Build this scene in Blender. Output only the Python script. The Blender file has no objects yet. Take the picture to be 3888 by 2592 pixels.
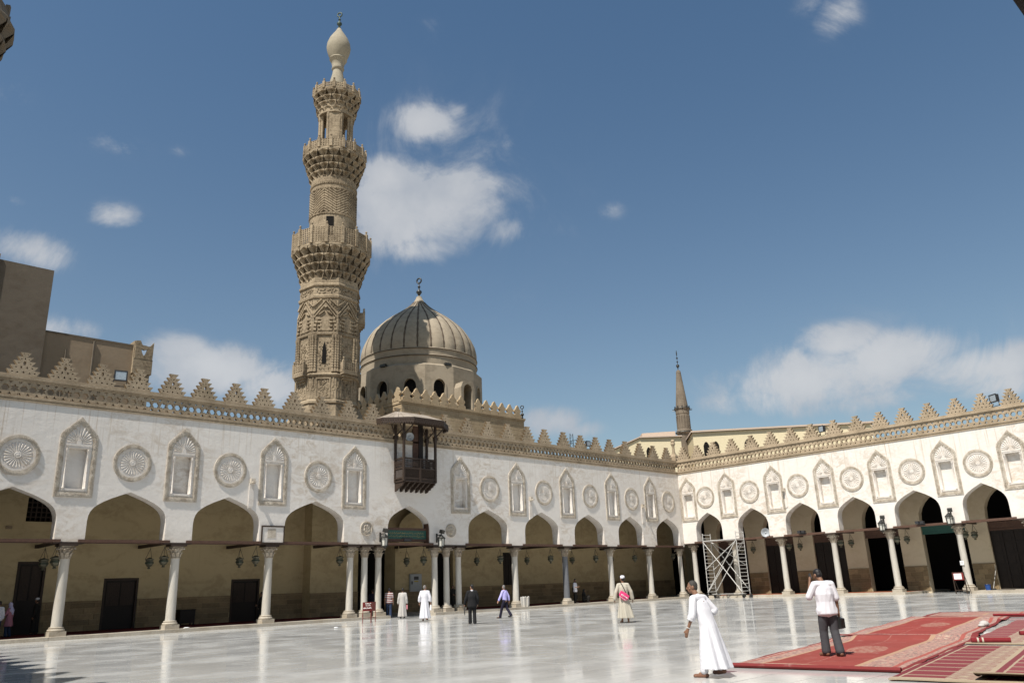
import bpy, bmesh, math, random
from mathutils import Vector, Matrix, Euler
from mathutils.geometry import tessellate_polygon
random.seed(7)
R = math.radians; PI = math.pi; TAU = 2 * math.pi
sin, cos, sqrt = math.sin, math.cos, math.sqrt
scene = bpy.context.scene
COL = scene.collection

# ------------------------------------------------------------------ camera, sky, sun, exposure
cam_d = bpy.data.cameras.new('camera'); cam = bpy.data.objects.new('camera', cam_d); COL.objects.link(cam)
YAW, PITCH, ROLL, FPX = 0.768283, 0.300229, -0.038175, 2989.76
F_ = Vector((sin(YAW) * cos(PITCH), cos(YAW) * cos(PITCH), sin(PITCH)))
R0 = Vector((cos(YAW), -sin(YAW), 0)); U0 = R0.cross(F_)
CR = R0 * cos(ROLL) + U0 * sin(ROLL); CU = -R0 * sin(ROLL) + U0 * cos(ROLL)
m = Matrix((CR, CU, -F_)).transposed().to_4x4(); m.translation = Vector((-63.979, -44.057, 1.687))
cam.matrix_world = m
cam_d.sensor_width = 36; cam_d.sensor_fit = 'HORIZONTAL'; cam_d.lens = 36 * FPX / 3888
cam_d.clip_start = 0.05; cam_d.clip_end = 2000
scene.camera = cam

SUN = Vector((-0.50, -0.118, 0.85)).normalized()          # towards the sun
world = bpy.data.worlds.new('World'); scene.world = world; world.use_nodes = True
scene.view_settings.view_transform = 'Standard'; scene.view_settings.look = 'None'
scene.view_settings.exposure = 0.56; scene.view_settings.gamma = 1.0
scene.view_settings.use_curve_mapping = False
scene.render.engine = 'CYCLES'
scene.cycles.use_denoising = True
scene.cycles.max_bounces = 8; scene.cycles.diffuse_bounces = 5; scene.cycles.glossy_bounces = 3
scene.cycles.sample_clamp_indirect = 6.0
sl = bpy.data.lights.new('sun', 'SUN'); sl.energy = 4.7; sl.angle = R(0.53); sl.color = (1.0, 0.945, 0.87)
so = bpy.data.objects.new('sun', sl); COL.objects.link(so)
so.rotation_euler = SUN.to_track_quat('Z', 'Y').to_euler(); so.location = (-80, -60, 90)


class X:
    """a shader value with operators, so that node maths reads like an expression"""
    nt = None
    def __init__(s, sock): s.s = sock
    @staticmethod
    def lift(a): return a if isinstance(a, X) else X(a)
    @staticmethod
    def op(o, *a, clamp=False):
        n = X.nt.nodes.new('ShaderNodeMath'); n.operation = o; n.use_clamp = clamp
        for i, v in enumerate(a):
            v = X.lift(v).s
            if isinstance(v, (int, float)): n.inputs[i].default_value = v
            else: X.nt.links.new(v, n.inputs[i])
        return X(n.outputs[0])
    def __add__(a, b): return X.op('ADD', a, b)
    __radd__ = __add__
    def __sub__(a, b): return X.op('SUBTRACT', a, b)
    def __rsub__(a, b): return X.op('SUBTRACT', b, a)
    def __mul__(a, b): return X.op('MULTIPLY', a, b)
    __rmul__ = __mul__
    def __truediv__(a, b): return X.op('DIVIDE', a, b)
    def fract(a): return X.op('FRACT', a)
    def floor(a): return X.op('FLOOR', a)
    def abs(a): return X.op('ABSOLUTE', a)
    def gt(a, b): return X.op('GREATER_THAN', a, b)
    def lt(a, b): return X.op('LESS_THAN', a, b)
    def max(a, b): return X.op('MAXIMUM', a, b)
    def min(a, b): return X.op('MINIMUM', a, b)
    def sqrt(a): return X.op('SQRT', a)
    def sin(a): return X.op('SINE', a)
    def step(a, lo, hi):
        n = X.nt.nodes.new('ShaderNodeMapRange'); n.interpolation_type = 'SMOOTHSTEP'
        X.nt.links.new(a.s, n.inputs[0]); n.inputs[1].default_value = lo; n.inputs[2].default_value = hi
        return X(n.outputs[0])


def mixc(fac, a, b, mode='MIX'):
    n = X.nt.nodes.new('ShaderNodeMix'); n.data_type = 'RGBA'; n.blend_type = mode
    for i, v in ((0, fac), (6, a), (7, b)):
        if isinstance(v, X): v = v.s
        if isinstance(v, (int, float)): n.inputs[i].default_value = v
        elif isinstance(v, (tuple, list)): n.inputs[i].default_value = (v[0], v[1], v[2], 1)
        else: X.nt.links.new(v, n.inputs[i])
    return X(n.outputs[2])


def vecnode(kind, **kw):
    n = X.nt.nodes.new(kind)
    for k, v in kw.items(): setattr(n, k, v)
    return n


def coords(kind='world'):
    if kind == 'world': return X.nt.nodes.new('ShaderNodeNewGeometry').outputs['Position']
    return X.nt.nodes.new('ShaderNodeTexCoord').outputs['Object']


def scaled(v, s):
    n = X.nt.nodes.new('ShaderNodeMapping'); X.nt.links.new(v, n.inputs[0]); n.inputs['Scale'].default_value = s if isinstance(s, tuple) else (s, s, s)
    return n.outputs[0]


def noise(v, scale, detail=5, rough=.55, dist=0.0):
    n = X.nt.nodes.new('ShaderNodeTexNoise'); X.nt.links.new(v, n.inputs['Vector'])
    n.inputs['Scale'].default_value = scale; n.inputs['Detail'].default_value = detail
    n.inputs['Roughness'].default_value = rough; n.inputs['Distortion'].default_value = dist
    return X(n.outputs[0])


def voro(v, scale, feature='F1'):
    n = X.nt.nodes.new('ShaderNodeTexVoronoi'); n.feature = feature; X.nt.links.new(v, n.inputs['Vector']); n.inputs['Scale'].default_value = scale
    return X(n.outputs['Distance'])


def sepxyz(v):
    n = X.nt.nodes.new('ShaderNodeSeparateXYZ'); X.nt.links.new(v, n.inputs[0]); return X(n.outputs[0]), X(n.outputs[1]), X(n.outputs[2])


def rnd_obj(): return X(X.nt.nodes.new('ShaderNodeObjectInfo').outputs['Random'])


def material(name, rough=.8, spec=.3, metal=0.0):
    mt = bpy.data.materials.new(name); mt.use_nodes = True; X.nt = mt.node_tree
    b = mt.node_tree.nodes['Principled BSDF']
    b.inputs['Roughness'].default_value = rough; b.inputs['Specular IOR Level'].default_value = spec; b.inputs['Metallic'].default_value = metal
    return mt, b


def setc(b, c):
    if isinstance(c, X): X.nt.links.new(c.s, b.inputs['Base Color'])
    else: b.inputs['Base Color'].default_value = (*c, 1)


def bump(b, h, strength=.4, dist=.02):
    n = X.nt.nodes.new('ShaderNodeBump'); n.inputs['Strength'].default_value = strength; n.inputs['Distance'].default_value = dist
    X.nt.links.new(h.s, n.inputs['Height']); X.nt.links.new(n.outputs[0], b.inputs['Normal'])


# the sky: a physical sky with drawn-out cumulus; directions are world directions
def pix_dir(u, v): return (F_ + CR * ((u - 1944) / FPX) - CU * ((v - 1296) / FPX)).normalized()
X.nt = world.node_tree
wn = world.node_tree.nodes; wl = world.node_tree.links
bg = wn['Background']
sky = wn.new('ShaderNodeTexSky'); sky.sky_type = 'NISHITA'; sky.sun_disc = False
sky.sun_elevation = math.asin(SUN.z); sky.sun_rotation = math.atan2(SUN.x, SUN.y)
sky.altitude = 50; sky.air_density = 1.0; sky.dust_density = 1.6; sky.ozone_density = 2.2
dirv = wn.new('ShaderNodeTexCoord').outputs['Generated']
warp = noise(dirv, 5.0, 3, .5)
n1 = noise(dirv, 7.0, 10, .66, .6)
n2 = noise(dirv, 3.0, 4, .5); n3 = noise(dirv, 26.0, 8, .6, .4)
# centre px (native), half width px, half height px, weight
CLOUDS = [(1600, 800, 300, 165, 1.0), (1740, 760, 190, 140, .9), (1680, 700, 520, 420, .34), (1620, 480, 260, 150, .42), (3150, 1430, 560, 200, .42), (1500, 690, 190, 100, .9), (1900, 880, 130, 70, .55), (1620, 930, 200, 80, .7), (1610, 470, 140, 80, .8), (1730, 430, 60, 70, .5),
          (1930, 540, 40, 50, .4), (450, 830, 95, 55, .72), (100, 950, 130, 70, .85), (60, 760, 50, 30, .45), (430, 550, 110, 45, .5), (680, 570, 40, 25, .3), (3180, 70, 90, 80, .6), (3080, 20, 60, 50, .4),
          (2320, 800, 60, 40, .42), (800, 1400, 260, 90, .95), (680, 1330, 120, 70, .8), (1010, 1470, 160, 90, .8), (250, 1250, 110, 50, .6), (2090, 1600, 130, 60, .75), (2220, 1630, 100, 40, .5),
          (3080, 1430, 360, 130, 1.0), (3350, 1370, 300, 100, .95), (3170, 1310, 160, 80, .9), (3650, 1400, 240, 80, .85), (2900, 1510, 240, 80, .8), (3200, 1520, 400, 60, .6), (3780, 1450, 160, 80, .6), (30, 360, 90, 120, .35), (1640, 110, 60, 60, .3)]
mask = None
def lobe(d, right, up, a, b, w):
    global mask
    def dot(vec, k):
        n = wn.new('ShaderNodeVectorMath'); n.operation = 'DOT_PRODUCT'; wl.new(dirv, n.inputs[0]); n.inputs[1].default_value = vec * k
        return X(n.outputs['Value'])
    x = dot(right, 1 / a); y = dot(up, 1 / b)
    front = dot(d, 1.0).gt(0.2)
    # flat underside, domed top
    q = (x * x + y * y).sqrt()
    v = (1.0 - q.step(0.0, 1.75)) * front * w
    mask = v if mask is None else mask.max(v)
for (u, v, a, b, w) in CLOUDS:
    d = pix_dir(u, v); r_ = d.cross(Vector((0, 0, 1))).normalized(); u_ = r_.cross(d).normalized()
    lobe(d, r_, u_, a / FPX, b / FPX, w)
for (az, el, a, b, w) in [(150, 22, .28, .07, .9), (185, 35, .2, .07, .7), (215, 18, .35, .08, .9), (260, 28, .3, .09, .8), (300, 20, .3, .06, .8), (330, 45, .2, .08, .6), (120, 50, .2, .08, .5)]:
    d = Vector((cos(R(el)) * sin(R(az)), cos(R(el)) * cos(R(az)), sin(R(el)))); r_ = d.cross(Vector((0, 0, 1))).normalized(); u_ = r_.cross(d).normalized()
    lobe(d, r_, u_, a, b, w)
dens = (mask * 1.2 + (n1 - .5) * 2.3 + (n2 - .5) * .6 + (n3 - .5) * .5).step(.22, 1.02)
dens = dens * mask.step(0.0, .45)
dens = (dens + mask.step(.0, .7) * n1.step(.42, .70) * .26).min(1.0)
cloudcol = mixc((noise(dirv, 11, 6, .55) * .7 + mask * .35).step(.38, .80), (3.35, 3.6, 4.0), (4.9, 4.95, 5.05))
_, _, dz_ = sepxyz(dirv)
skyc = mixc(1.0, X(sky.outputs[0]), mixc(dz_.step(.06, .74), (.93, .90, .79), (.63, .79, .82)), 'MULTIPLY')
colr = mixc(dens * .84, skyc, cloudcol)
wl.new(colr.s, bg.inputs['Color']); bg.inputs['Strength'].default_value = 0.089

# ------------------------------------------------------------------ helpers
class MB:
    def __init__(s): s.v = []; s.f = []
    def add(s, vs, fs, M=None):
        n = len(s.v)
        if M is not None: vs = [M @ Vector(v) for v in vs]
        s.v += [tuple(v) for v in vs]; s.f += [tuple(i + n for i in f) for f in fs]
        return s
    def box(s, a, b, M=None):
        x0, y0, z0 = a; x1, y1, z1 = b
        return s.add([(x0, y0, z0), (x1, y0, z0), (x1, y1, z0), (x0, y1, z0), (x0, y0, z1), (x1, y0, z1), (x1, y1, z1), (x0, y1, z1)],
                     [(0, 3, 2, 1), (4, 5, 6, 7), (0, 1, 5, 4), (1, 2, 6, 5), (2, 3, 7, 6), (3, 0, 4, 7)], M)
    def frustum(s, z0, w0, d0, z1, w1, d1, M=None, cx=0, cy=0):
        v = [(cx - w0, cy - d0, z0), (cx + w0, cy - d0, z0), (cx + w0, cy + d0, z0), (cx - w0, cy + d0, z0), (cx - w1, cy - d1, z1), (cx + w1, cy - d1, z1), (cx + w1, cy + d1, z1), (cx - w1, cy + d1, z1)]
        return s.add(v, [(0, 3, 2, 1), (4, 5, 6, 7), (0, 1, 5, 4), (1, 2, 6, 5), (2, 3, 7, 6), (3, 0, 4, 7)], M)
    def lathe(s, prof, n=24, M=None, a0=0.0, cap=True, star=0.0, starn=8):
        vs = []; fs = []
        for (r, z) in prof:
            for k in range(n):
                a = a0 + TAU * k / n; rr = r * (1 + star * cos(starn * a))
                vs.append((rr * cos(a), rr * sin(a), z))
        for i in range(len(prof) - 1):
            for k in range(n):
                k2 = (k + 1) % n; fs.append((i * n + k, i * n + k2, (i + 1) * n + k2, (i + 1) * n + k))
        if cap:
            fs.append(tuple(range(n - 1, -1, -1))); L = (len(prof) - 1) * n; fs.append(tuple(range(L, L + n)))
        return s.add(vs, fs, M)
    def tube(s, p, q, r, r2=None, n=8, M=None):
        p = Vector(p); q = Vector(q); d = q - p
        if d.length < 1e-6: return s
        T = Matrix.Translation(p) @ d.to_track_quat('Z', 'Y').to_matrix().to_4x4()
        if M is not None: T = M @ T
        return s.lathe([(r, 0), (r if r2 is None else r2, d.length)], n, T)
    def capsule(s, p, r1, q, r2, n=10):
        p = Vector(p); q = Vector(q); d = q - p; L = max(d.length, 1e-5)
        T = Matrix.Translation(p) @ (d if d.length > 1e-5 else Vector((0, 0, 1))).to_track_quat('Z', 'Y').to_matrix().to_4x4()
        pr = []
        for i in range(5): a = -PI / 2 + PI / 2 * i / 4; pr.append((max(r1 * cos(a), .0005), r1 * sin(a)))
        for i in range(5): a = PI / 2 * i / 4; pr.append((max(r2 * cos(a), .0005), L + r2 * sin(a)))
        return s.lathe(pr, n, T)
    def ell(s, c, r, M=None, n=14, m=9):
        pr = []
        for i in range(m + 1): a = -PI / 2 + PI * i / m; pr.append((max(cos(a), .002), sin(a)))
        T = Matrix.Translation(c) @ Matrix.Diagonal((r[0], r[1], r[2], 1))
        return s.lathe(pr, n, M @ T if M is not None else T)
    def torus(s, c, R1, r, n=20, m=8, M=None):
        vs = []; fs = []
        for i in range(n):
            a = TAU * i / n
            for j in range(m):
                b = TAU * j / m; vs.append((c[0] + (R1 + r * cos(b)) * cos(a), c[1] + (R1 + r * cos(b)) * sin(a), c[2] + r * sin(b)))
        for i in range(n):
            for j in range(m): fs.append((i * m + j, ((i + 1) % n) * m + j, ((i + 1) % n) * m + (j + 1) % m, i * m + (j + 1) % m))
        return s.add(vs, fs, M)
    def plate(s, outer, holes, y0, y1, M=None, back=True, sides=True):
        """polygon in x,z with holes, from depth y0 (front) to y1"""
        loops = [outer] + list(holes); tri = tessellate_polygon([[Vector((x, z, 0)) for x, z in L] for L in loops])
        pts = [p for L in loops for p in L]; n = len(pts)
        vs = [(x, y0, z) for x, z in pts] + [(x, y1, z) for x, z in pts]; fs = [tuple(t) for t in tri]
        if back: fs += [(t[2] + n, t[1] + n, t[0] + n) for t in tri]
        if sides:
            o = 0
            for L in loops:
                k = len(L)
                for i in range(k): j = (i + 1) % k; fs.append((o + i, o + j, n + o + j, n + o + i))
                o += k
        return s.add(vs, fs, M)
    def loft(s, rings, M=None):
        n = len(rings[0]); vs = [p for r in rings for p in r]; fs = []
        for i in range(len(rings) - 1):
            for k in range(n): k2 = (k + 1) % n; fs.append((i * n + k, i * n + k2, (i + 1) * n + k2, (i + 1) * n + k))
        fs.append(tuple(range(n - 1, -1, -1))); L = (len(rings) - 1) * n; fs.append(tuple(range(L, L + n)))
        return s.add(vs, fs, M)
    def mesh(s, name, smooth=None):
        me = bpy.data.meshes.new(name); me.from_pydata(s.v, [], s.f)
        bm = bmesh.new(); bm.from_mesh(me); bmesh.ops.recalc_face_normals(bm, faces=bm.faces); bm.to_mesh(me); bm.free()
        if smooth is not None:
            for p in me.polygons: p.use_smooth = True
            me.set_sharp_from_angle(angle=R(smooth))
        me.update(); return me


def link(name, me, mt=None, parent=None, loc=(0, 0, 0), rot=(0, 0, 0), scale=None):
    if mt is not None and not me.materials: me.materials.append(mt)
    o = bpy.data.objects.new(name, me); COL.objects.link(o); o.location = loc; o.rotation_euler = rot
    if scale is not None: o.scale = scale if isinstance(scale, tuple) else (scale,) * 3
    if parent is not None: o.parent = parent
    return o


def obj(name, mb, mt, parent=None, smooth=None, **kw): return link(name, mb.mesh(name, smooth), mt, parent, **kw)


def tag(o, label=None, cat=None, group=None, kind=None):
    if label: o['label'] = label
    if cat: o['category'] = cat
    if group: o['group'] = group
    if kind: o['kind'] = kind
    return o


def empty(name, loc=(0, 0, 0), rot=(0, 0, 0), parent=None):
    o = bpy.data.objects.new(name, None); COL.objects.link(o); o.location = loc; o.rotation_euler = rot; o.empty_display_size = .3
    if parent is not None: o.parent = parent
    return o


def kids(o): return [c for c in bpy.data.objects if c.parent == o]


CH = {}
def copy_tree(o, parent=None, loc=None, rotz=None):
    c = o.copy(); COL.objects.link(c); c.parent = parent
    if loc is not None: c.location = loc
    if rotz is not None: c.rotation_euler = (0, 0, rotz)
    for ch in CH.get(o.name) or CH.setdefault(o.name, kids(o)): copy_tree(ch, c)
    return c


ORD = ['first', 'second', 'third', 'fourth', 'fifth', 'sixth', 'seventh', 'eighth', 'ninth', 'tenth', 'eleventh', 'twelfth']
GB = -0.02897
EB = Vector((sin(GB), -cos(GB), 0)); NB = Vector((cos(GB), sin(GB), 0))
def PA(s, d, z=0): return Vector((-s, d, z))
def PB(s, d, z=0): return EB * s + NB * d + Vector((0, 0, z))
RB = math.atan2(EB.y, EB.x)

# ------------------------------------------------------------------ materials
def plaster(name, base, stain, amt=.5, sc=1.0, rough=.88, bs=.25):
    mt, b = material(name, rough, .2); p = coords()
    a = noise(scaled(p, (.55 * sc, .55 * sc, 1.1 * sc)), 1.3, 9, .65, .8); c = noise(p, 5 * sc, 6, .6)
    f = (a * .8 + c * .35).step(.50, .74) * amt
    streak = noise(scaled(p, (3.2, 3.2, .12)), 1.6, 5, .6).step(.52, .8) * amt * .35
    col = mixc(f.max(streak), base, stain)
    col = mixc(noise(p, .35, 3).step(.35, .7) * .22, col, tuple(x * .82 for x in base))
    setc(b, col); bump(b, c + noise(p, 1.6, 4) * 2, bs, .03); return mt


def wall_plaster(name, base, stain, ztop):
    mt, b = material(name, .9, .2); p = coords(); x, y, z = sepxyz(p)
    big = noise(p, .22, 3, .5).step(.38, .66); a = noise(scaled(p, (.8, .8, 1.5)), 1.5, 10, .68, 1.4); c = noise(p, 7, 6, .62)
    st = (a * .85 + c * .25).step(.46, .70) * (big * .58 + .09)
    drip = noise(scaled(p, (4.5, 4.5, .10)), 1.7, 6, .62).step(.50, .74) * (z + noise(p, .9, 3) * 2.2).step(ztop - 1.6, ztop + 1.4) * .75
    patch = noise(p, .7, 2, .4, .6).step(.56, .60) * .25
    col = mixc(st.max(drip), base, stain); col = mixc(patch * (1.0 - st), col, tuple(min(1, v * 1.10) for v in base))
    low = (1.0 - (z + noise(p, 1.4, 4) * 1.2).step(4.9, 6.0)) * .22; col = mixc(low, col, stain)
    setc(b, col); bump(b, c + noise(p, 1.6, 4) * 2.2, .3, .03); return mt


def stone(name, base, dark, sc=1.0, rough=.9, bs=.5, rnd=0.0, course=None):
    mt, b = material(name, rough, .2); p = coords()
    a = noise(p, .5 * sc, 8, .6); c = noise(p, 6 * sc, 6, .65)
    col = mixc((a * .6 + c * .5).step(.42, .72), base, dark)
    if rnd: col = mixc(rnd_obj() * rnd, col, tuple(x * .45 for x in base))
    h = c
    if course:
        x, y, z = sepxyz(p); g = (z / course).fract(); ln = g.lt(.07)
        col = mixc(ln * .45, col, tuple(x * .4 for x in base)); h = c - ln * 1.5
    setc(b, col); bump(b, h, bs, .025); return mt


M = {}
M['white'] = None
M['white'] = wall_plaster('white_plaster', (.665, .625, .572), (.40, .31, .215), 10.3)
M['niche'] = plaster('niche_plaster', (.63, .585, .53), (.43, .35, .26), .6, 2.0)
M['carved'] = stone('carved_band', (.55, .495, .415), (.31, .255, .19), 6, bs=1.0)
M['ochre'] = stone('ochre_parapet_stone', (.405, .32, .222), (.245, .19, .125), 1.6, rnd=.22)
M['minaret'] = stone('minaret_stone', (.36, .288, .196), (.15, .115, .075), 1.0, bs=.6, course=.52)
M['minaret_cap'] = stone('pale_minaret_cap', (.32, .285, .215), (.245, .215, .16), .5, bs=.2)
M['dome'] = plaster('dome_plaster', (.31, .262, .195), (.205, .168, .12), .8, .6)
M['blocks'] = stone('ashlar_stone', (.43, .335, .215), (.31, .23, .14), 1.0, rnd=.22)
M['joint'] = stone('joint_mortar', (.20, .155, .10), (.15, .11, .07), 2)
M['black_line'] = stone('dark_groove', (.07, .055, .04), (.12, .09, .065), 2)  # near-black line colour for the dome's grooves and mouldings
M['kerb'] = stone('kerb_limestone', (.46, .415, .345), (.33, .28, .21), 2, rough=.5, bs=.15, rnd=.25)
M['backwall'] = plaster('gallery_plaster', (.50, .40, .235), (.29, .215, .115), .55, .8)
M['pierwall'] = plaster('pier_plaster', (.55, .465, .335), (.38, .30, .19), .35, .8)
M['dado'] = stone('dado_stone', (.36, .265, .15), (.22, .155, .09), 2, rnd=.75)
M['cream'] = plaster('cream_render', (.68, .59, .40), (.58, .49, .32), .3, .5)
M['brownwall'] = plaster('brown_render', (.29, .225, .155), (.23, .17, .11), .6, .5)
M['darkwall'] = plaster('dark_render_shaded_stone', (.155, .13, .10), (.115, .09, .065), .7, .4)
M['pinkwall'] = plaster('pale_pink_render', (.50, .40, .32), (.44, .34, .27), .3, .5)


def simple(name, c, rough=.7, spec=.3, metal=0, var=.15, sc=6, rnd=0.0, bs=0.0):
    mt, b = material(name, rough, spec, metal); p = coords('obj'); n = noise(p, sc, 5)
    col = mixc(n.step(.3, .7) * var * 2, c, tuple(x * .6 for x in c))
    if rnd: col = mixc(rnd_obj() * rnd, col, tuple(x * .55 for x in c))
    setc(b, col)
    if bs: bump(b, n, bs, .01)
    return mt


M['wood'] = simple('dark_brown_wood', (.045, .029, .020), .6, .3, 0, .3, 12)
M['woodred'] = simple('red_brown_wood', (.10, .055, .038), .65, .25, 0, .3, 8)
M['wooddark'] = simple('near_black_wood', (.018, .012, .009), .6, .3, 0, .3, 10)
M['roofwood'] = stone('weathered_roof_boards', (.33, .285, .235), (.22, .18, .14), 3, rnd=.25)
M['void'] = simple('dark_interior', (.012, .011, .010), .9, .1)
M['metal_dark'] = simple('dark_bronze', (.05, .05, .045), .45, .5, .6)
M['copper'] = simple('green_bronze', (.055, .075, .055), .5, .4, .4)
M['lantern'] = simple('pierced_brass', (.17, .165, .12), .5, .5, .3, .45, 30)
M['glass'] = simple('milky_glass', (.55, .54, .48), .25, .5)
M['steel'] = simple('galvanised_tube', (.52, .505, .475), .5, .5, .1, .3, 10)
M['black'] = simple('black_housing', (.03, .03, .032), .5, .4)
M['lens'] = simple('lamp_glass', (.33, .38, .42), .08, .8, 0, .25, 9)
M['greyhorn'] = simple('grey_horn', (.36, .38, .40), .4, .4)
M['redboard'] = simple('dark_red_board', (.19, .022, .018), .5, .4)
M['paper'] = simple('white_paper', (.80, .80, .80), .6, .2, 0, .04)
M['grey_paint'] = simple('grey_cabinet_paint', (.36, .38, .39), .45, .4)
M['green_sign'] = simple('green_panel', (.02, .085, .065), .5, .4)
M['gold'] = simple('gold_lettering', (.30, .24, .10), .5, .5)
M['ink'] = simple('faded_ink', (.33, .31, .30), .7, .2)
M['letters'] = simple('white_lettering', (.80, .78, .75), .6, .2, 0, .03)
M['blue'] = simple('blue_plastic', (.02, .07, .26), .4, .4)
M['slabstone'] = stone('loose_white_marble', (.66, .64, .60), (.56, .53, .48), 3, rough=.5)


def m_column(name, base, vein, dark, k=.5):
    mt, b = material(name, .38, .4); p = coords('world'); r = rnd_obj()
    a = noise(scaled(p, (2.0, 2.0, .5)), 1.6, 8, .65, 1.2); v = noise(scaled(p, (5, 5, 1.1)), 2.0, 6, .7, 2.5)
    col = mixc(a.step(.4, .7) * k, base, vein); col = mixc(v.step(.58, .72) * .5, col, dark); col = mixc(r * .25, col, vein)
    setc(b, col); bump(b, v, .1, .01); return mt
M['column'] = m_column('cream_marble_shaft', (.50, .475, .425), (.37, .325, .26), (.20, .17, .14))
M['column_grey'] = m_column('grey_marble_shaft', (.15, .155, .165), (.08, .085, .095), (.36, .36, .36))
M['capital'] = stone('capital_stone', (.46, .405, .325), (.22, .17, .12), 4, bs=.9)

# polished marble of the court: pale slabs, grey veins, soft reflection
mt, b = material('court_marble', .085, .5); p = coords(); r = rnd_obj()
lx = noise(scaled(p, (.22, 1.6, 1)), 1.0, 9, .66, 1.4); ly = noise(scaled(p, (.5, 2.6, 1)), 2.3, 8, .7, 2.2)
col = mixc(lx.step(.30, .72), (.545, .545, .525), (.46, .462, .452))
col = mixc(ly.step(.60, .74) * .32, col, (.36, .355, .34))
col = mixc(noise(p, .16, 4).step(.45, .75) * .35, col, (.49, .465, .42))
col = mixc(r * .34, col, (.42, .42, .41))
dirt = noise(scaled(p, (.6, .6, 1)), 1.5, 7, .7).step(.66, .82) * .3
setc(b, mixc(dirt, col, (.33, .30, .25)))
X.nt.links.new((noise(p, .5, 6, .6).step(.3, .75) * .15 + .06).s, b.inputs['Roughness'])
bump(b, noise(p, .9, 2), .010, .05)
M['marble'] = mt
mt, b = material('court_joint', .7, .2); setc(b, (.30, .28, .25)); M['marblejoint'] = mt

# carpets: printed patterns in the carpet's own coordinates (x along, y across)
def carpet_mat(name, Lx, Wy, bw, field, bcol, bcol2, dark):
    mt, b = material(name, .95, .1); o = coords('obj'); x, y, z = sepxyz(o)
    ex = (Lx / 2 - (x - Lx / 2).abs()); ey = (y * .62).min(Wy - y); e = ex.min(ey)
    wear = noise(o, 1.1, 7, .65)
    fl_ = voro(o, 6.5); fl2 = noise(o, 16, 4)
    bc = mixc(fl_.step(.12, .5), bcol, bcol2); bc = mixc(fl2.step(.5, .62), bc, dark)
    fc = mixc(wear.step(.35, .75) * .45, field, tuple(v * .6 for v in field))
    lines = (y * 1.0 + wear * .25).fract().lt(.02) * .45
    fc = mixc(lines, fc, (.36, .22, .17))
    dx = (x - Lx * .5) / (Lx * .10); dy = (y - Wy * .5) / (Wy * .12)
    fc = mixc((dx * dx + dy * dy).lt(1.0) * fl2.step(.35, .6) * .55, fc, (.34, .24, .18))
    col = mixc(e.lt(bw), fc, bc)
    col = mixc((e - bw).abs().lt(.035), col, (.33, .21, .14)); col = mixc((e - bw * .30).abs().lt(.03), col, (.28, .08, .065))
    col = mixc(e.lt(.07), col, (.16, .03, .03))
    col = mixc(noise(o, 2.5, 6, .7).step(.55, .75) * .35, col, (.34, .25, .21))
    setc(b, col); bump(b, noise(o, 60, 3), .5, .01); return mt
M['carpet_a'] = carpet_mat('red_medallion_carpet', 8.2, 3.3, .58, (.225, .052, .043), (.40, .30, .23), (.33, .19, .155), (.13, .10, .095))
M['carpet_b'] = carpet_mat('red_plain_carpet', 10.2, 3.3, .56, (.235, .048, .040), (.40, .30, .235), (.33, .19, .16), (.14, .11, .10))
M['carpet_c'] = carpet_mat('faded_pink_carpet', 3.3, 3.4, 1.0, (.29, .13, .11), (.34, .25, .20), (.27, .16, .13), (.2, .14, .12))
M['carpet_back'] = simple('carpet_roll_red', (.17, .022, .026), .95, .1, 0, .2, 20)
M['carpet_back2'] = simple('carpet_roll_rust', (.36, .085, .065), .95, .1, 0, .3, 14)


def prayer_mat(name, tint):
    mt, b = material(name, .95, .1); o = coords('obj'); x, y, z = sepxyz(o)
    P = .66; u = (x / P).fract(); v = y
    uc = (u - .5).abs()
    beige = (.32, .255, .18); red = tint
    col = mixc(uc.gt(.40), red, beige)
    col = mixc((uc - .455).abs().lt(.018), col, tuple(c * .8 for c in tint))
    vf = 1.36 - (v / 1.36).fract() * 1.36
    fan = ((vf - .98) / .34); k = (uc * 2.35)
    inarch = (fan * fan + k * k).lt(1.0) * vf.gt(.80)
    rays = ((vf * 30.0) + uc * 40).sin().gt(-.2)
    col = mixc(inarch * rays, col, (.34, .30, .22))
    arch = ((vf - .9) / .44); ring = (arch * arch + k * k * .8)
    col = mixc(ring.gt(.92) * ring.lt(1.12) * vf.gt(.8), col, beige)
    col = mixc(vf.lt(.10), col, tuple(c * .85 for c in tint)); col = mixc((vf - .13).abs().lt(.02), col, beige)
    col = mixc(vf.gt(1.27), col, beige)
    col = mixc(x.lt(.30), col, beige); n = noise(o, 30, 4); col = mixc(n.step(.4, .7) * .25, col, (.17, .10, .085))
    setc(b, col); bump(b, noise(o, 80, 3), .4, .01); return mt
M['prayer_a'] = prayer_mat('prayer_row_carpet', (.165, .032, .040))
M['prayer_b'] = prayer_mat('prayer_row_carpet_wine', (.19, .045, .055))


def cloth(name, c, rough=.85, var=.08):
    mt, b = material(name, rough, .15); p = coords('obj'); n = noise(scaled(p, (6, 6, 1.2)), 2.0, 5, .6)
    setc(b, mixc(n.step(.3, .7) * var * 2, c, tuple(x * .72 for x in c))); bump(b, noise(scaled(p, (9, 9, 2.2)), 2.2, 4), .35, .02); return mt
M['skin'] = simple('brown_skin', (.20, .105, .065), .55, .3, 0, .1)
M['skin_light'] = simple('tan_skin', (.36, .20, .135), .55, .3, 0, .1)
M['hair_black'] = simple('black_hair', (.012, .010, .010), .5, .35)
M['hair_grey'] = simple('grey_hair', (.20, .19, .18), .7, .2, 0, .3, 30)
M['hair_dkgrey'] = simple('dark_grey_hair', (.055, .05, .045), .7, .2, 0, .4, 30)
M['c_white'] = cloth('white_cotton', (.60, .595, .63))
M['c_cream'] = cloth('cream_cotton', (.42, .385, .315))
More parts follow.
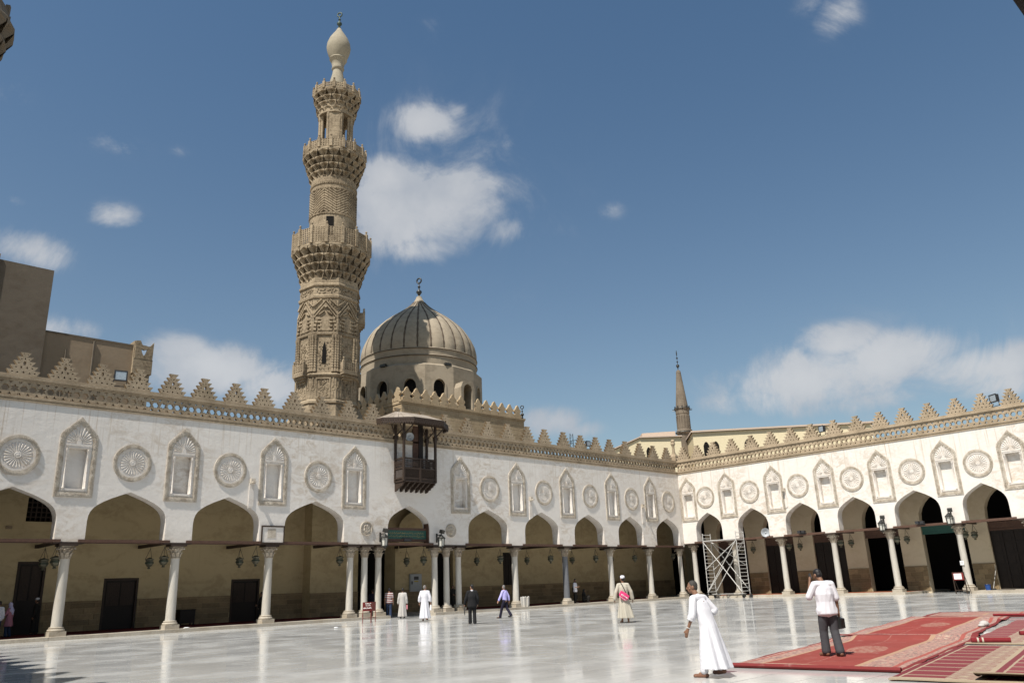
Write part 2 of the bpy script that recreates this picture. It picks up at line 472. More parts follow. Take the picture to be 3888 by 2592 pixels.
M['c_greyw'] = cloth('pale_grey_cotton', (.42, .40, .375))
M['c_black'] = cloth('black_suit_cloth', (.014, .014, .015))
M['c_navy'] = cloth('navy_cloth', (.018, .016, .030))
M['c_grey'] = cloth('charcoal_trousers', (.060, .060, .066))
M['c_lav'] = cloth('lavender_shirt_cloth', (.43, .40, .72))
M['c_jeans'] = cloth('blue_denim', (.03, .045, .085))
M['c_pink'] = cloth('dusty_pink_cloth', (.38, .16, .20))
M['c_lilac'] = cloth('lilac_scarf_cloth', (.50, .46, .62))
M['c_dark'] = cloth('dark_robe_cloth', (.022, .020, .017))
M['c_pinkbag'] = simple('hot_pink_nylon', (.62, .045, .16), .4, .4, 0, .08)
M['c_shoe'] = simple('brown_leather', (.16, .075, .045), .5, .35)
M['c_shoeblk'] = simple('black_leather', (.012, .012, .012), .4, .4)
mt, b = material('striped_knit', .85, .15); _, _, z = sepxyz(coords('obj'))
setc(b, mixc((z / .105).fract().lt(.5), (.46, .44, .42), (.16, .03, .035))); M['c_stripe'] = mt
# ------------------------------------------------------------------ the court floor
GZ = 0.0
earth = MB(); earth.box((-900, -900, -1.2), (900, 900, -.05)); tag(obj('ground', earth, M['kerb']), kind='structure')
floor = empty('courtyard_floor'); floor['kind'] = 'structure'
bed = MB(); bed.box((-70, -47.5, -.05), (9.5, 14, -.012)); obj('slab_bed', bed, M['marblejoint'], floor)
SX, SY, GAP = 1.5, .84, .009
slabs = []
cpos = Vector((-63.98, -44.06))
iy = 0; y = -46.2
while y < 13.5:
    x = -69.8 + (.75 if iy % 2 else 0)
    while x < 8:
        cxm, cym = x + SX / 2, y + SY / 2
        d = Vector((cxm, cym, 0)) - Vector((-63.979, -44.057, 1.687)); zz = d.dot(F_)
        vis = zz > .5 and abs(d.dot(CR) / zz) < .67 and d.dot(CU) / zz > -.45
        slabs.append((0 if vis else 1, d.length, x, y)); x += SX
    y += SY; iy += 1
slabs.sort()
slabm = MB(); slabm.box((0, 0, -.03), (SX - GAP, SY - GAP, 0)); slabme = slabm.mesh('paving_slab'); slabme.materials.append(M['marble'])
rest = MB()
for i, (v_, d_, x, y) in enumerate(slabs):
    dz = random.uniform(-.0012, .0012)
    if i < 290: link('paving_slab', slabme, None, floor, (x, y, dz))
    else: rest.add([(x, y, dz), (x + SX - GAP, y, dz), (x + SX - GAP, y + SY - GAP, dz), (x, y + SY - GAP, dz), (x, y, -.03), (x + SX - GAP, y, -.03), (x + SX - GAP, y + SY - GAP, -.03), (x, y + SY - GAP, -.03)],
                   [(0, 1, 2, 3), (0, 4, 5, 1), (1, 5, 6, 2), (2, 6, 7, 3), (3, 7, 4, 0)])
tag(obj('far_paving', rest, M['marble'], floor), kind='stuff')

# ------------------------------------------------------------------ the arcades
def keel(L, Rr, zs, za):
    c = (L + Rr) / 2; h = (Rr - L) / 2; H = za - zs
    half = [(1.0, 0), (1.0, .40), (.985, .50), (.95, .58), (.89, .65), (.80, .715), (.66, .785), (.45, .865), (.22, .935), (0, 1.0)]
    pts = [(c - h * a, zs + H * t) for a, t in half] + [(c + h * a, zs + H * t) for a, t in half[-2::-1]]
    return pts

def wall_outline(u0, u1, zs, zt, arches, za):
    P = [(u0, zs)]
    for (L, Rr) in arches: P += keel(L, Rr, zs, za if not isinstance(za, dict) else za.get((L, Rr)))
    return P + [(u1, zs), (u1, zt), (u0, zt)]

# shared pieces --------------------------------------------------
def niche_shapes():
    def kl(h, zb, zsd, zap): return [(-h, zb), (-h, zsd - .12), (-h * .93, zsd + .06), (-h * .80, zsd + .2), (0, zap), (h * .80, zsd + .2), (h * .93, zsd + .06), (h, zsd - .12), (h, zb)]
    out = kl(.90, 0, 3.12, 4.06); inn = kl(.69, .22, 2.98, 3.74)
    f = MB(); f.plate(out, [inn[::-1]], -.05, .004, back=False)
    # raised letters of the carved band: strokes of uneven height along the band's middle line
    rs = random.Random(3)
    mid = kl(.795, .11, 3.05, 3.90) + [(-.795, .11)]
    for (ax, az), (bx, bz) in zip(mid, mid[1:]):
        L = math.hypot(bx - ax, bz - az); t = .03
        while t < L - .03:
            k = t / L; cx, cz = ax + (bx - ax) * k, az + (bz - az) * k; an = math.atan2(bz - az, bx - ax)
            T = Matrix.Translation((cx, -.05, cz)) @ Matrix.Rotation(-an, 4, 'Y')
            w = rs.uniform(.012, .035); h = rs.choice((.03, .06, .075)); o = rs.uniform(-.02, .02)
            f.box((-w / 2, -.022, -h + o), (w / 2, 0, h + o), T)
            if rs.random() < .6: q = rs.uniform(-.06, .05); f.box((-.05, -.018, q), (.05, 0, q + .022), T)
            t += rs.uniform(.055, .10)
    # inner rim
    f.plate(inn, [kl(.64, .27, 2.95, 3.66)[::-1]], -.028, .004, back=False)
    fr = f.mesh('niche_frame', 30)
    hd = MB()  # fluted hood: rays over a lintel
    c = (0, 2.72)
    for k in range(13):
        a = PI * (k + .5) / 13; r0 = .17; wd = .5 * PI / 13 * .86
        ro = .58 / max(abs(cos(a)), .001); ro = min(ro, .60 + .26 * max(0, sin(a)) ** 3)
        p = lambda r, an, y: (c[0] + r * cos(an), y, c[1] + r * sin(an) * 1.0)
        v = [p(r0, a - wd, -.004), p(r0, a + wd, -.004), p(ro, a + wd, -.004), p(ro * 1.03, a, -.010), p(ro, a - wd, -.004), p(r0, a, -.035), p(ro * .97, a, -.042)]
        hd.add(v, [(0, 5, 6, 4), (1, 2, 6, 5), (4, 6, 3), (2, 3, 6), (0, 1, 5)])
    hd.box((-.60, -.055, 2.56), (.60, .004, 2.66)); hd.box((-.56, -.035, 2.47), (.56, .004, 2.56))
    hd.plate([(-.10, 2.66), (.10, 2.66), (.10, 2.82), (0, 2.93), (-.10, 2.82)], [], -.05, .004, back=False)
    hood = hd.mesh('hood', 30)
    co = MB(); co.lathe([(.075, .42), (.075, .47), (.05, .50), (.048, 2.22), (.075, 2.26), (.08, 2.42)], 10); colm = co.mesh('colonnette', 40)
    sl_ = MB(); sl_.box((-.56, -.04, .32), (.56, .004, .42)); sill = sl_.mesh('sill')
    for me, k in ((fr, 'carved'), (hood, 'niche'), (colm, 'niche'), (sill, 'niche')): me.materials.append(M[k])
    return fr, hood, colm, sill
NICHE = niche_shapes()

def roundel_shapes(r=.98):
    f = MB(); n = 48
    def circ(q): return [(q * cos(TAU * k / n), q * sin(TAU * k / n)) for k in range(n)]
    f.plate(circ(r), [circ(r * .80)[::-1]], -.055, .004, back=False)
    rs = random.Random(5)
    k = 0
    while k < TAU - .02:
        T = Matrix.Rotation(-k, 4, 'Y') @ Matrix.Translation((r * .90, -.055, 0)); w = rs.uniform(.012, .03)
        f.box((-.065 * rs.uniform(.4, 1), -.02, -w / 2), (.065 * rs.uniform(.4, 1), 0, w / 2), T)
        k += rs.uniform(.055, .10)
    ring = f.mesh('roundel', 30); ring.materials.append(M['carved'])
    w = MB(); w.plate(circ(r * .795), [circ(r * .70)[::-1]], -.035, .004, back=False)
    N = 24
    for k in range(N):
        a = TAU * k / N; wd = PI / N * .8; p = lambda q, an, y: (q * cos(an), y, q * sin(an))
        r0, ro = r * .17, r * .62
        w.add([p(r0, a - wd, -.004), p(r0, a + wd, -.004), p(ro, a + wd * .8, -.004), p(ro * 1.05, a, -.004), p(ro, a - wd * .8, -.004), p(r0, a, -.03), p(ro * .94, a, -.045)], [(0, 5, 6, 4), (1, 2, 6, 5), (4, 6, 3), (2, 3, 6), (0, 1, 5)])
    T = Matrix.Rotation(PI / 2, 4, 'X')
    w.lathe([(r * .165, -.004), (r * .165, .028), (r * .13, .04), (r * .11, .028), (r * .06, .04), (.01, .042)], 16, T)
    ros = w.mesh('rosette', 30); ros.materials.append(M['niche'])
    return ring, ros
ROUND = roundel_shapes()

def crenel_mesh():
    # five flaring tiers, pierced
    t = [(.60, .75, .24), (.455, .62, .23), (.31, .485, .235), (.185, .355, .22), (.09, .24, .225)]
    z = 0; Rp = []
    for b0, t0, h in t: Rp += [(b0, z), (t0, z + h)]; z += h
    out = Rp + [(-x, q) for x, q in Rp[::-1]]
    holes = []
    def tri(x, q, s, up=True):
        k = s if up else -s
        holes.append([(x - s, q - k * .6), (x + s, q - k * .6), (x, q + k * .7)])
    def dia(x, q, w, h): holes.append([(x, q - h), (x + w, q), (x, q + h), (x - w, q)])
    for x in (-.50, -.27, .27, .50): tri(x, .12, .06, abs(x) < .4)
    dia(0, .13, .05, .07)
    for x in (-.36, .36): tri(x, .36, .06, False)
    for x in (-.13, .13): dia(x, .37, .045, .085)
    for x in (-.26, .26): tri(x, .58, .05, False)
    holes.append([(-.045, .50), (.045, .50), (.07, .60), (.045, .70), (-.045, .70), (-.07, .60)])
    for x in (-.16, .16): tri(x, .81, .042, False)
    dia(0, .83, .035, .06)
    for x in (-.09, .09): tri(x, 1.05, .035, False)
    mb = MB(); mb.plate(out, [h[::-1] for h in holes], -.11, .11); me = mb.mesh('crenellation'); me.materials.append(M['ochre']); return me
CREN = crenel_mesh()

LP = 1.20   # length of one lattice module: two hexagons and a star
def lattice_mesh():
    z0, z1 = 0, .80; holes = []
    def hexa(x, z, r): holes.append([(x + r * cos(R(60 * k)), z + r * sin(R(60 * k))) for k in range(6)])
    def star(x, z, r): holes.append([(x + (r if k % 2 == 0 else r * .56) * cos(R(30 * k + 30)), z + (r if k % 2 == 0 else r * .56) * sin(R(30 * k + 30))) for k in range(12)])
    hexa(.20, .40, .178); hexa(.60, .40, .178); star(1.0, .40, .205)
    for x in (.40, .80, 1.17):
        for z, s in ((.125, 1), (.675, -1)):
            w = .10 if x < 1.1 else .03
            holes.append([(x - w, z - .055 * s), (x + min(w, 1.19 - x), z - .055 * s), (x + min(w, 1.19 - x) * .3, z + .02 * s), (x, z + .085 * s), (x - w * .3, z + .02 * s)])
    holes.append([(.01, .07), (.11, .07), (.06, .15), (.012, .20)]); holes.append([(.01, .73), (.11, .73), (.06, .65), (.012, .60)])
    mb = MB(); mb.plate([(0, z0), (LP, z0), (LP, z1), (0, z1)], holes, 0, .19)
    me = mb.mesh('lattice_panel'); me.materials.append(M['ochre']); return me
LATT = lattice_mesh()

def column_meshes(H, rad=.25):
    """base, shaft and capital of one column; z from the platform to the impost"""
    bs = MB(); bs.box((-.37, -.37, 0), (.37, .37, .22)); bs.lathe([(.37, .22), (.39, .27), (.37, .32), (.31, .35), (.335, .385), (.33, .41), (rad + .015, .43)], 24)
    bm = bs.mesh('base', 40); bm.materials.append(M['kerb'])
    zc = H - .72
    sh = MB(); sh.lathe([(rad + .01, .42), (rad, .55), (rad * .985, 1.5), (rad * .90, zc - .1), (rad * .94, zc - .05), (rad * .94, zc)], 28)
    sm = sh.mesh('shaft', 40); sm.materials.append(M['column'])
    cp = MB(); r = rad * .90
    cp.lathe([(r + .02, zc), (r + .045, zc + .03), (r + .02, zc + .06), (r + .0, zc + .1), (r + .03, zc + .30), (r + .10, zc + .48), (r + .15, zc + .53)], 20)
    for row, (zb, zt, n, off, sp) in enumerate(((zc + .06, zc + .30, 8, 0, .10), (zc + .22, zc + .48, 8, .5, .15))):
        for k in range(n):
            T = Matrix.Rotation(TAU * (k + off) / n, 4, 'Z'); h = zt - zb
            prof = [(r + .02, zb, .085), (r + .05, zb + h * .5, .095), (r + .07 + sp * .2, zb + h * .85, .075), (r + .06 + sp, zb + h, .045), (r + .05 + sp * 1.15, zb + h * .84, .02)]
            vs = []; fs = []
            for x, z, w in prof: vs += [(x, -w, z), (x + .02, 0, z), (x, w, z)]
            for i in range(len(prof) - 1):
                for j in range(2): a = i * 3 + j; fs.append((a, a + 1, a + 4, a + 3))
            cp.add(vs, fs, T)
    for k in range(4):
        T = Matrix.Rotation(R(45 + 90 * k), 4, 'Z'); cp.ell((r + .22, 0, zc + .50), (.06, .05, .06), T, 8, 6)
    n = 24; ab = []
    for z in (zc + .54, zc + .62):
        ring = []
        for k in range(n):
            a = TAU * k / n; q = .30 / max(abs(cos(a)), abs(sin(a))); q = min(q, .40) - .035 * (cos(4 * a) * -.5 + .5) * 0
            ring.append((q * cos(a), q * sin(a), z))
        ab.append(ring)
    cp.loft(ab); cm = cp.mesh('capital', 35); cm.materials.append(M['capital'])
    ip = MB(); ip.box((-.42, -.42, H - .10), (.42, .42, H)); im = ip.mesh('impost'); im.materials.append(M['wood'])
    return bm, sm, cm, im

def add_column(par, x, y, z, ms, grey=False, rot=0, label=None):
    c = link('column', ms[1] if not grey else GREYSHAFT, None, par, (x, y, z), (0, 0, rot))
    link('base', ms[0], None, c); link('capital', ms[2], None, c); link('impost', ms[3], None, c)
    if label: c['label'] = label
    return c

def arcade(name, origin, rot, u0, u1, zs, za, arches, niches, roundels, crens, cols, kerb_runs, zt=11.25, label='', nz=6.72, rz=8.62, detail=True, small=(), roof=6.0, lat0=None, end_gap=0):
    W = empty('arcade_wall', origin, (0, 0, rot)); tag(W, label, 'arcade')
    holes = [[(x - .43, nz + .42), (x - .43, nz + 2.44), (x + .43, nz + 2.44), (x + .43, nz + .42)] for x in niches]
    out = wall_outline(u0, u1, zs, zt, arches, za)
    w = MB(); w.plate(out, holes, 0, .30, back=False); w.plate(out, [], .302, .75)
    obj('wall', w, M['white'], W)
    for x in niches:
        n = link('niche', NICHE[0], None, W, (x, 0, nz)); link('hood', NICHE[1], None, n); link('sill', NICHE[3], None, n)
        for s in (-1, 1): link('colonnette', NICHE[2], None, n, (s * .50, -.005, 0))
    for x in roundels:
        n = link('roundel', ROUND[0], None, W, (x, 0, rz)); link('rosette', ROUND[1], None, n)
    for x, z in small:
        n = link('roundel', ROUND[0], None, W, (x, 0, z), scale=(.47, 1, .47)); n['label'] = 'small carved stone medallion low beside the doorway arch'
        w2 = MB(); T = Matrix.Rotation(PI / 2, 4, 'X'); w2.lathe([(.82, 0), (.82, .02), (.60, .02), (.56, .045), (.2, .06), (.02, .06)], 24, T)
        for k in range(4): w2.torus((.28 * cos(R(90 * k + 45)), .28 * sin(R(90 * k + 45)), .05), .2, .035, 14, 6, T)
        obj('rosette', w2, M['carved'], n, 40)
    # string course, lattice, coping, crenellations
    mo = MB(); mo.box((u0, -.05, zt), (u1, .75, zt + .07)); mo.box((u0, -.02, zt + .07), (u1, .72, zt + .15)); mo.box((u0, -.06, zt + .15), (u1, .5, zt + .25))
    obj('cornice', mo, M['ochre'], W)
    z = zt + .25; x = u0 + .002
    while x + LP <= u1 + .3:
        link('lattice_panel', LATT, None, W, (x, .06, z)); x += LP
    mo = MB(); mo.box((u0, .02, z + .80), (u1, .26, z + .88)); mo.box((u0, -.03, z + .88), (u1, .30, z + 1.0)); mo.box((u0, .02, z + 1.0), (u1, .26, z + 1.10)); obj('coping', mo, M['ochre'], W)
    for k, x in enumerate(crens): link('crenellation', CREN, None, W, (x, .14, z + 1.10), (0, R(random.uniform(-.8, .8)), 0), scale=random.uniform(.97, 1.03))
    # tie beams between springings, kerb stones
    for (L, Rr) in arches:
        tb = MB(); tb.box((L - .30, -.03 - .02 * random.random(), zs - .02), (Rr + .30, .17, zs + .12)); tb.box((L - .3, .50, zs - .03), (Rr + .3, .70, zs + .11)); obj('tie_beam', tb, M['woodred'], W)
    ws = MB()
    e = [u0] + [q for a in arches for q in a] + [u1]
    for k in range(0, len(e), 2):
        if e[k + 1] - e[k] > .2: ws.box((e[k] - .03, -.03, zs - .075), (e[k + 1] + .03, .78, zs - .004))
    obj('wall_plate', ws, M['wood'], W)
    for (a, b_) in kerb_runs:
        x = a
        while x < b_ - .05:
            L = min(random.uniform(1.1, 2.2), b_ - x); L = b_ - x if b_ - x - L < .5 else L
            kb = MB(); kb.box((x + .004, -.36 + random.uniform(0, .012), -.02), (x + L - .004, .95, .165 + random.uniform(-.006, .006))); obj('kerb_stone', kb, M['kerb'], W); x += L
    rf = MB(); rf.box((u0, .75, zt - 1.0), (u1, roof + .5, zt - .75)); obj('roof_slab', rf, M['brownwall'], W)
    for q in cols: add_column(W, *q[:4], **(q[4] if len(q) > 4 else {}))
    return W

COLA = column_meshes(4.30, .245); COLB = column_meshes(4.60, .235); COLT = column_meshes(4.30, .215)
GREYSHAFT = COLA[1].copy(); GREYSHAFT.materials.clear(); GREYSHAFT.materials.append(M['column_grey'])
ZP = .165
arA = [(52.99, 57.1), (47.71, 51.61), (42.36, 46.25), (36.70, 40.78), (29.93, 33.40), (22.55, 26.46), (17.0, 20.79), (11.5, 15.18), (6.12, 9.57), (.61, 4.2)]
arA = [(-b_, -a) for a, b_ in arA]
colsA = []
for s in (57.8, 52.3, 46.9, 41.5): colsA.append((-s, .37, ZP, COLA))
for s in (35.97, 34.91, 33.85, 29.25, 28.22, 27.14): colsA.append((-s, .37, ZP, COLT))
for s in (21.65, 16.1, 10.5, 5.12): colsA.append((-s, .37, ZP, COLA, dict(grey=True, label='dark grey veined marble column') if s == 16.1 else {}))
colsA.append((-.40, .37, ZP, COLT))
crA = [57.2, 55.33, 53.48, 51.68, 49.8, 47.98, 46.15, 44.27, 42.46, 40.45, 38.54, 36.53, 34.62, 32.6, 30.5, 28.4, 26.29, 24.22, 22.16, 19.98, 18.02, 15.75, 13.6, 11.64, 9.77, 7.57, 5.49, 3.44, 1.33]
ARC_A = arcade('A', (0, 0, 0), 0, -63.8, -.0, 4.55, 7.1, arA, [-s for s in (52.41, 47.06, 41.64, 36.03, 27.13, 21.47, 15.82, 10.11, 4.64)], [-s for s in (55.05, 49.72, 44.34, 38.64, 24.3, 18.54, 12.97, 7.44, 1.97)],
               [-s for s in crA], colsA, [(-63.5, -34.45), (-34.45, -33.35), (-29.75, -.36)], small=[(-35.05, 5.53), (-28.08, 5.53)],
               label='long white arcade wall on the left, with a wooden balcony over its middle arch')
arB = [(1.48, 4.28), (5.95, 8.95), (10.58, 13.64), (15.17, 18.2), (19.71, 23.06), (24.58, 27.54), (29.2, 32.3)]
colsB = [(.74, .37, ZP, COLB)] + [(s, .37, ZP, COLB) for s in (5.1, 9.75, 14.35, 18.9, 23.85, 28.4)]
crB = [.75, 2.37, 4.19, 6.15, 8.18, 10.13, 12.07, 13.92, 15.92, 17.84, 19.72, 21.55, 23.43, 25.37, 27.17, 29.01, 30.9, 32.8]
ARC_B = arcade('B', (0, 0, 0), RB, .0, 46.0, 4.82, 7.45, arB, [.93, 5.2, 9.89, 14.54, 19.13, 23.93, 28.41], [2.86, 7.5, 12.15, 16.81, 21.51, 26.14, 30.7], crB, colsB, [(.36, 19.6), (24.05, 33.5)], nz=6.80, rz=8.85, roof=4.0,
               label='white arcade wall on the right, warmly sunlit, with the scaffold tower before it')
# kerb returns at the entrances
for (x, s) in ((-33.35, 1), (-29.75, -1)):
    kb = MB(); kb.box((min(x, x - .35 * s), .955, -.02), (max(x, x - .35 * s), 5.0, .163)); obj('kerb_stone', kb, M['kerb'], ARC_A)
for (x, s) in ((19.6, 1), (24.05, -1)):
    kb = MB(); kb.box((min(x, x - .35 * s), .955, -.02), (max(x, x - .35 * s), 3.9, .163)); obj('kerb_stone', kb, M['kerb'], ARC_B)
# corner pillar with finial
cp_ = MB(); cp_.box((-.34, -.34, 0), (.34, .34, 1.0)); cp_.frustum(1.0, .34, .34, 1.25, .2, .2); cp_.lathe([(.2, 1.25), (.14, 1.5), (.12, 1.95), (.15, 2.1), (.22, 2.2), (.22, 2.28), (.19, 2.36), (.20, 2.42)], 12)
cp_.ell((0, 0, 2.52), (.2, .2, .17), None, 12, 8)
o = obj('corner_pillar', cp_, M['ochre'], None, 35, loc=(.5, .55, 12.1), rot=(0, 0, .1)); o.parent = ARC_A

# arcades behind and beside the photographer (they shade the court's near corner)
WD = Vector((.0855, .9963, 0)); wrot = math.atan2(WD.y, WD.x)
w0 = Vector((-65.3, -21.0, 0))
arW = [(-22.4 + 4.65 * k, -19.4 + 4.65 * k) for k in range(9)]
ARC_W = arcade('W', tuple(w0), wrot, -24.4, 21.6, 4.55, 7.1, arW, [-23.2 + 4.65 * k + 4.65 for k in range(9)], [-20.9 + 4.65 * k for k in range(9)], [-23.6 + 1.98 * k + .35 for k in range(23)], [(-23.3 + 4.65 * k, .37, ZP, COLA) for k in range(10)], [(-24, 21.2)],
               label='west arcade wall, out of view, whose battlements shade the near corner')
s0 = Vector((-65.6, -45.35, 0))
arS = [(-64 + 4.8 * k, -60.6 + 4.8 * k) for k in range(13)]
ARC_S = arcade('S', (0, -45.35, 0), PI, -1.5, 67.5, 4.55, 7.1, [(1.2 + 4.8 * k, 4.6 + 4.8 * k) for k in range(13)], [5.3 + 4.8 * k for k in range(12)], [2.9 + 4.8 * k for k in range(13)], [.6 + 1.98 * k for k in range(32)], [(.4 + 4.8 * k, .37, ZP, COLA) for k in range(14)], [(-1, 65)],
               label='south arcade wall, out of view behind the photographer')

# ------------------------------------------------------------------ galleries: floors, back walls
gf = MB(); gf.box((-61, .95, -.02), (-34.0, 6.0, .15)); gf.box((-29.4, .95, -.02), (10.4, 6.0, .15)); gfo = obj('gallery_floor', gf, M['kerb']); gfo['kind'] = 'structure'
gf = MB(); gf.box((.8, .95, -.02), (19.3, 9, .15)); gf.box((24.4, .95, -.02), (46, 9, .15)); o = obj('gallery_floor', gf, M['kerb'], loc=(0, 0, 0), rot=(0, 0, RB)); o['kind'] = 'structure'
tint = simple('gallery_red_carpet', (.12, .018, .016), .95, .1, 0, .2, 8)
tint2 = simple('gallery_orange_carpet', (.25, .075, .035), .95, .1, 0, .2, 8)
for nm, a, b_, lab in (('runner_carpet', -60.5, -34.6, 'dark red carpet lining the gallery left of the balcony'), ('runner_carpet', -26.0, -1.2, 'dark red carpet lining the gallery right of the balcony')):
    c = MB(); c.box((a, 1.15, .152), (b_, 5.7, .175)); tag(obj(nm, c, tint), lab, 'carpet', 'gallery carpets')
c = MB(); c.box((1.4, 1.0, .152), (19.2, 3.8, .175)); tag(obj('runner_carpet', c, tint2, rot=(0, 0, RB)), 'rusty carpet lining the right-hand gallery behind the scaffold', 'carpet', 'gallery carpets')

BLK = MB().box((0, 0, 0), (1, 1, 1)).mesh('dado_block'); BLK.materials.append(M['dado'])
def dado(par, a, b_, y, z0, z1, n, L=1.0, gaps=(), th=.05):
    h = (z1 - z0) / n
    for k in range(n):
        x = a - (L * .5 if k % 2 else 0) * 1.0
        while x < b_:
            l_ = L * random.uniform(.85, 1.15); xa, xb = max(x, a), min(x + l_, b_); x += l_
            segs = [(xa, xb)]
            for g0, g1 in gaps:
                ns = []
                for s0_, s1_ in segs:
                    if g1 <= s0_ or g0 >= s1_: ns.append((s0_, s1_))
                    else:
                        if g0 > s0_: ns.append((s0_, g0))
                        if g1 < s1_: ns.append((g1, s1_))
                segs = ns
            for s0_, s1_ in segs:
                if s1_ - s0_ > .08: link('dado_block', BLK, None, par, (s0_ + .006, y - th - random.uniform(0, .008), z0 + k * h + .006), scale=(s1_ - s0_ - .012, th, h - .012))

GA = empty('gallery_back_wall'); tag(GA, 'plastered back wall of the left gallery with dark doors and stone dado', 'wall')
D = 6.0; ZC = 8.2
def R4(a, b_, z0, z1): return [(a, z0), (b_, z0), (b_, z1), (a, z1)]
doors = [(-52.97, -51.79, .16, 3.78), (-48.55, -46.85, .16, 2.83), (-41.0, -39.29, .16, 2.62)]
win = (-53.0, -51.5, 6.0, 7.3)
w = MB(); w.plate(R4(-61, -36.1, .0, ZC), [R4(a, b_, z0 + .002, z1)[::-1] for a, b_, z0, z1 in doors] + [R4(*win)[::-1]], D, D + .35)
w.plate(R4(-23.0, 2.2, 0, ZC), [R4(-17.65, -16.52, 1.26, 4.37)[::-1]], D, D + .35)
w.box((-36.1, D - 1, 0), (-32.4, D + .35, ZC)); w.box((-29.24, D - 1, 0), (-25.7, D + .35, ZC)); w.box((-32.4, D - 1, 5.1), (-29.24, D - .4, ZC)); w.box((-25.7, D - .4, 4.6), (-23.0, D + .35, ZC))
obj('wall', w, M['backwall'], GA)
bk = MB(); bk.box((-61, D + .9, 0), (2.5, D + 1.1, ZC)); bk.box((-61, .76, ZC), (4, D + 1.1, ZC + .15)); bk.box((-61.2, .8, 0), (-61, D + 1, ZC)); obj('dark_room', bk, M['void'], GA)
cb = MB()
for k in range(60): cb.box((-60.5 + k * 1.05, .76, ZC - .22), (-60.3 + k * 1.05, D, ZC)); 
tag(obj('ceiling_beams', cb, M['wood'], GA), kind='stuff')
gaps = [(a - .12, b_ + .12) for a, b_, _, _ in doors] + [(-36.1, -22.9)]
dado(GA, -58.5, 1.5, D, .16, 1.66, 5, 1.15, gaps); dado(GA, -36.1, -32.4, D - 1, .16, 1.6, 5, .9); dado(GA, -29.2, -25.75, D - 1, .16, 1.6, 5, .9)
sk = MB(); e_ = [-58.5] + [q for a, b_, _, _ in doors for q in (a - .12, b_ + .12)] + [-36.1]
for k in range(0, len(e_), 2): sk.box((e_[k], D - .075, 1.665), (e_[k + 1], D, 1.75))
sk.box((-22.9, D - .075, 1.665), (1.5, D, 1.75)); sk.box((-36.1, D - 1.075, 1.605), (-32.4, D - 1, 1.69)); sk.box((-29.24, D - 1.075, 1.605), (-25.7, D - 1, 1.69)); obj('dado_rail', sk, M['dado'], GA)
for i, (a, b_, z0, z1) in enumerate(doors):
    dr = MB(); dr.box((a, D + .1, z0), (b_, D + .17, z1)); dro = obj('door', dr, M['wooddark'], GA)
    fr = MB(); fr.box((a - .1, D - .03, z0), (a + .02, D + .1, z1 + .1)); fr.box((b_ - .02, D - .03, z0), (b_ + .1, D + .1, z1 + .1)); fr.box((a + .02, D - .03, z1 - .02), (b_ - .02, D + .1, z1 + .1)); obj('door_frame', fr, M['wood'], dro)
    gr = MB(); mid = (a + b_) / 2
    for q0, q1 in ((a + .12, mid - .06), (mid + .06, b_ - .12)):
        gr.box((q0, D + .07, z0 + (z1 - z0) * .48), (q1, D + .095, z1 - .15))
        for j in range(7): x = q0 + (q1 - q0) * j / 6; gr.box((x - .012, D + .05, z0 + (z1 - z0) * .48), (x + .012, D + .069, z1 - .15))
        for j in range(9): z = z0 + (z1 - z0) * .48 + ((z1 - .15) - (z0 + (z1 - z0) * .48)) * j / 8; gr.box((q0, D + .052, z - .012), (q1, D + .068, z + .012))
    obj('door_grille', gr, M['wood'], dro)
gr = MB()
for j in range(7): x = win[0] + (win[1] - win[0]) * j / 6; gr.box((x - .03, D + .12, win[2]), (x + .03, D + .2, win[3]))
for j in range(6): z = win[2] + (win[3] - win[2]) * j / 5; gr.box((win[0], D + .13, z - .03), (win[1], D + .19, z + .03))
obj('window_grille', gr, M['wood'], GA)
gr = MB(); gr.box((-17.65, D + .12, 1.26), (-16.52, D + .2, 4.37))
for j in range(8): z = 1.3 + j * .43; gr.box((-17.6, D + .08, z), (-16.55, D + .12, z + .05))
for j in range(4): x = -17.5 + j * .28; gr.box((x, D + .085, 1.3), (x + .05, D + .118, 4.3))
obj('lattice_window', gr, M['wooddark'], GA)
# a pointed arch across the doorway vestibule
pts_o = keel(-29.4, -25.4, 4.3, 7.6); pts_i = keel(-28.85, -25.95, 4.3, 6.9)
vs = []; fs = []
for (x, z), (x2, z2) in zip(pts_o, pts_i):
    vs += [(x, D - 1.6, z), (x2, D - 1.6, z2), (x2, D - 1.0, z2)]
for k in range(len(pts_o) - 1):
    a = k * 3; fs += [(a, a + 1, a + 4, a + 3), (a + 1, a + 2, a + 5, a + 4)]
o = obj('inner_arch', MB().add(vs, fs), M['backwall'], GA)
for (x, z, w_, h) in ((-53.75, 5.66, .3, .17),):
    sb = MB(); sb.box((x - w_ / 2, D - .06, z - h / 2), (x + w_ / 2, D, z + h / 2)); obj('vent_plate', sb, M['brownwall'], GA)
# end wall of the left gallery, beyond the corner
ew = MB(); ew.plate(R4(2.2, 10.4, 0, ZC), [R4(6.3, 8.7, .02, 4.9)[::-1]], D, D + .35); obj('end_wall', ew, M['backwall'], GA)
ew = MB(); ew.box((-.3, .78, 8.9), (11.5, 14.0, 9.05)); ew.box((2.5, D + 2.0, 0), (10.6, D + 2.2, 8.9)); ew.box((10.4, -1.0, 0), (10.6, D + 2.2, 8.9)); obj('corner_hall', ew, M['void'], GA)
dado(GA, 2.2, 6.3, D, .16, 1.66, 5, 1.15)

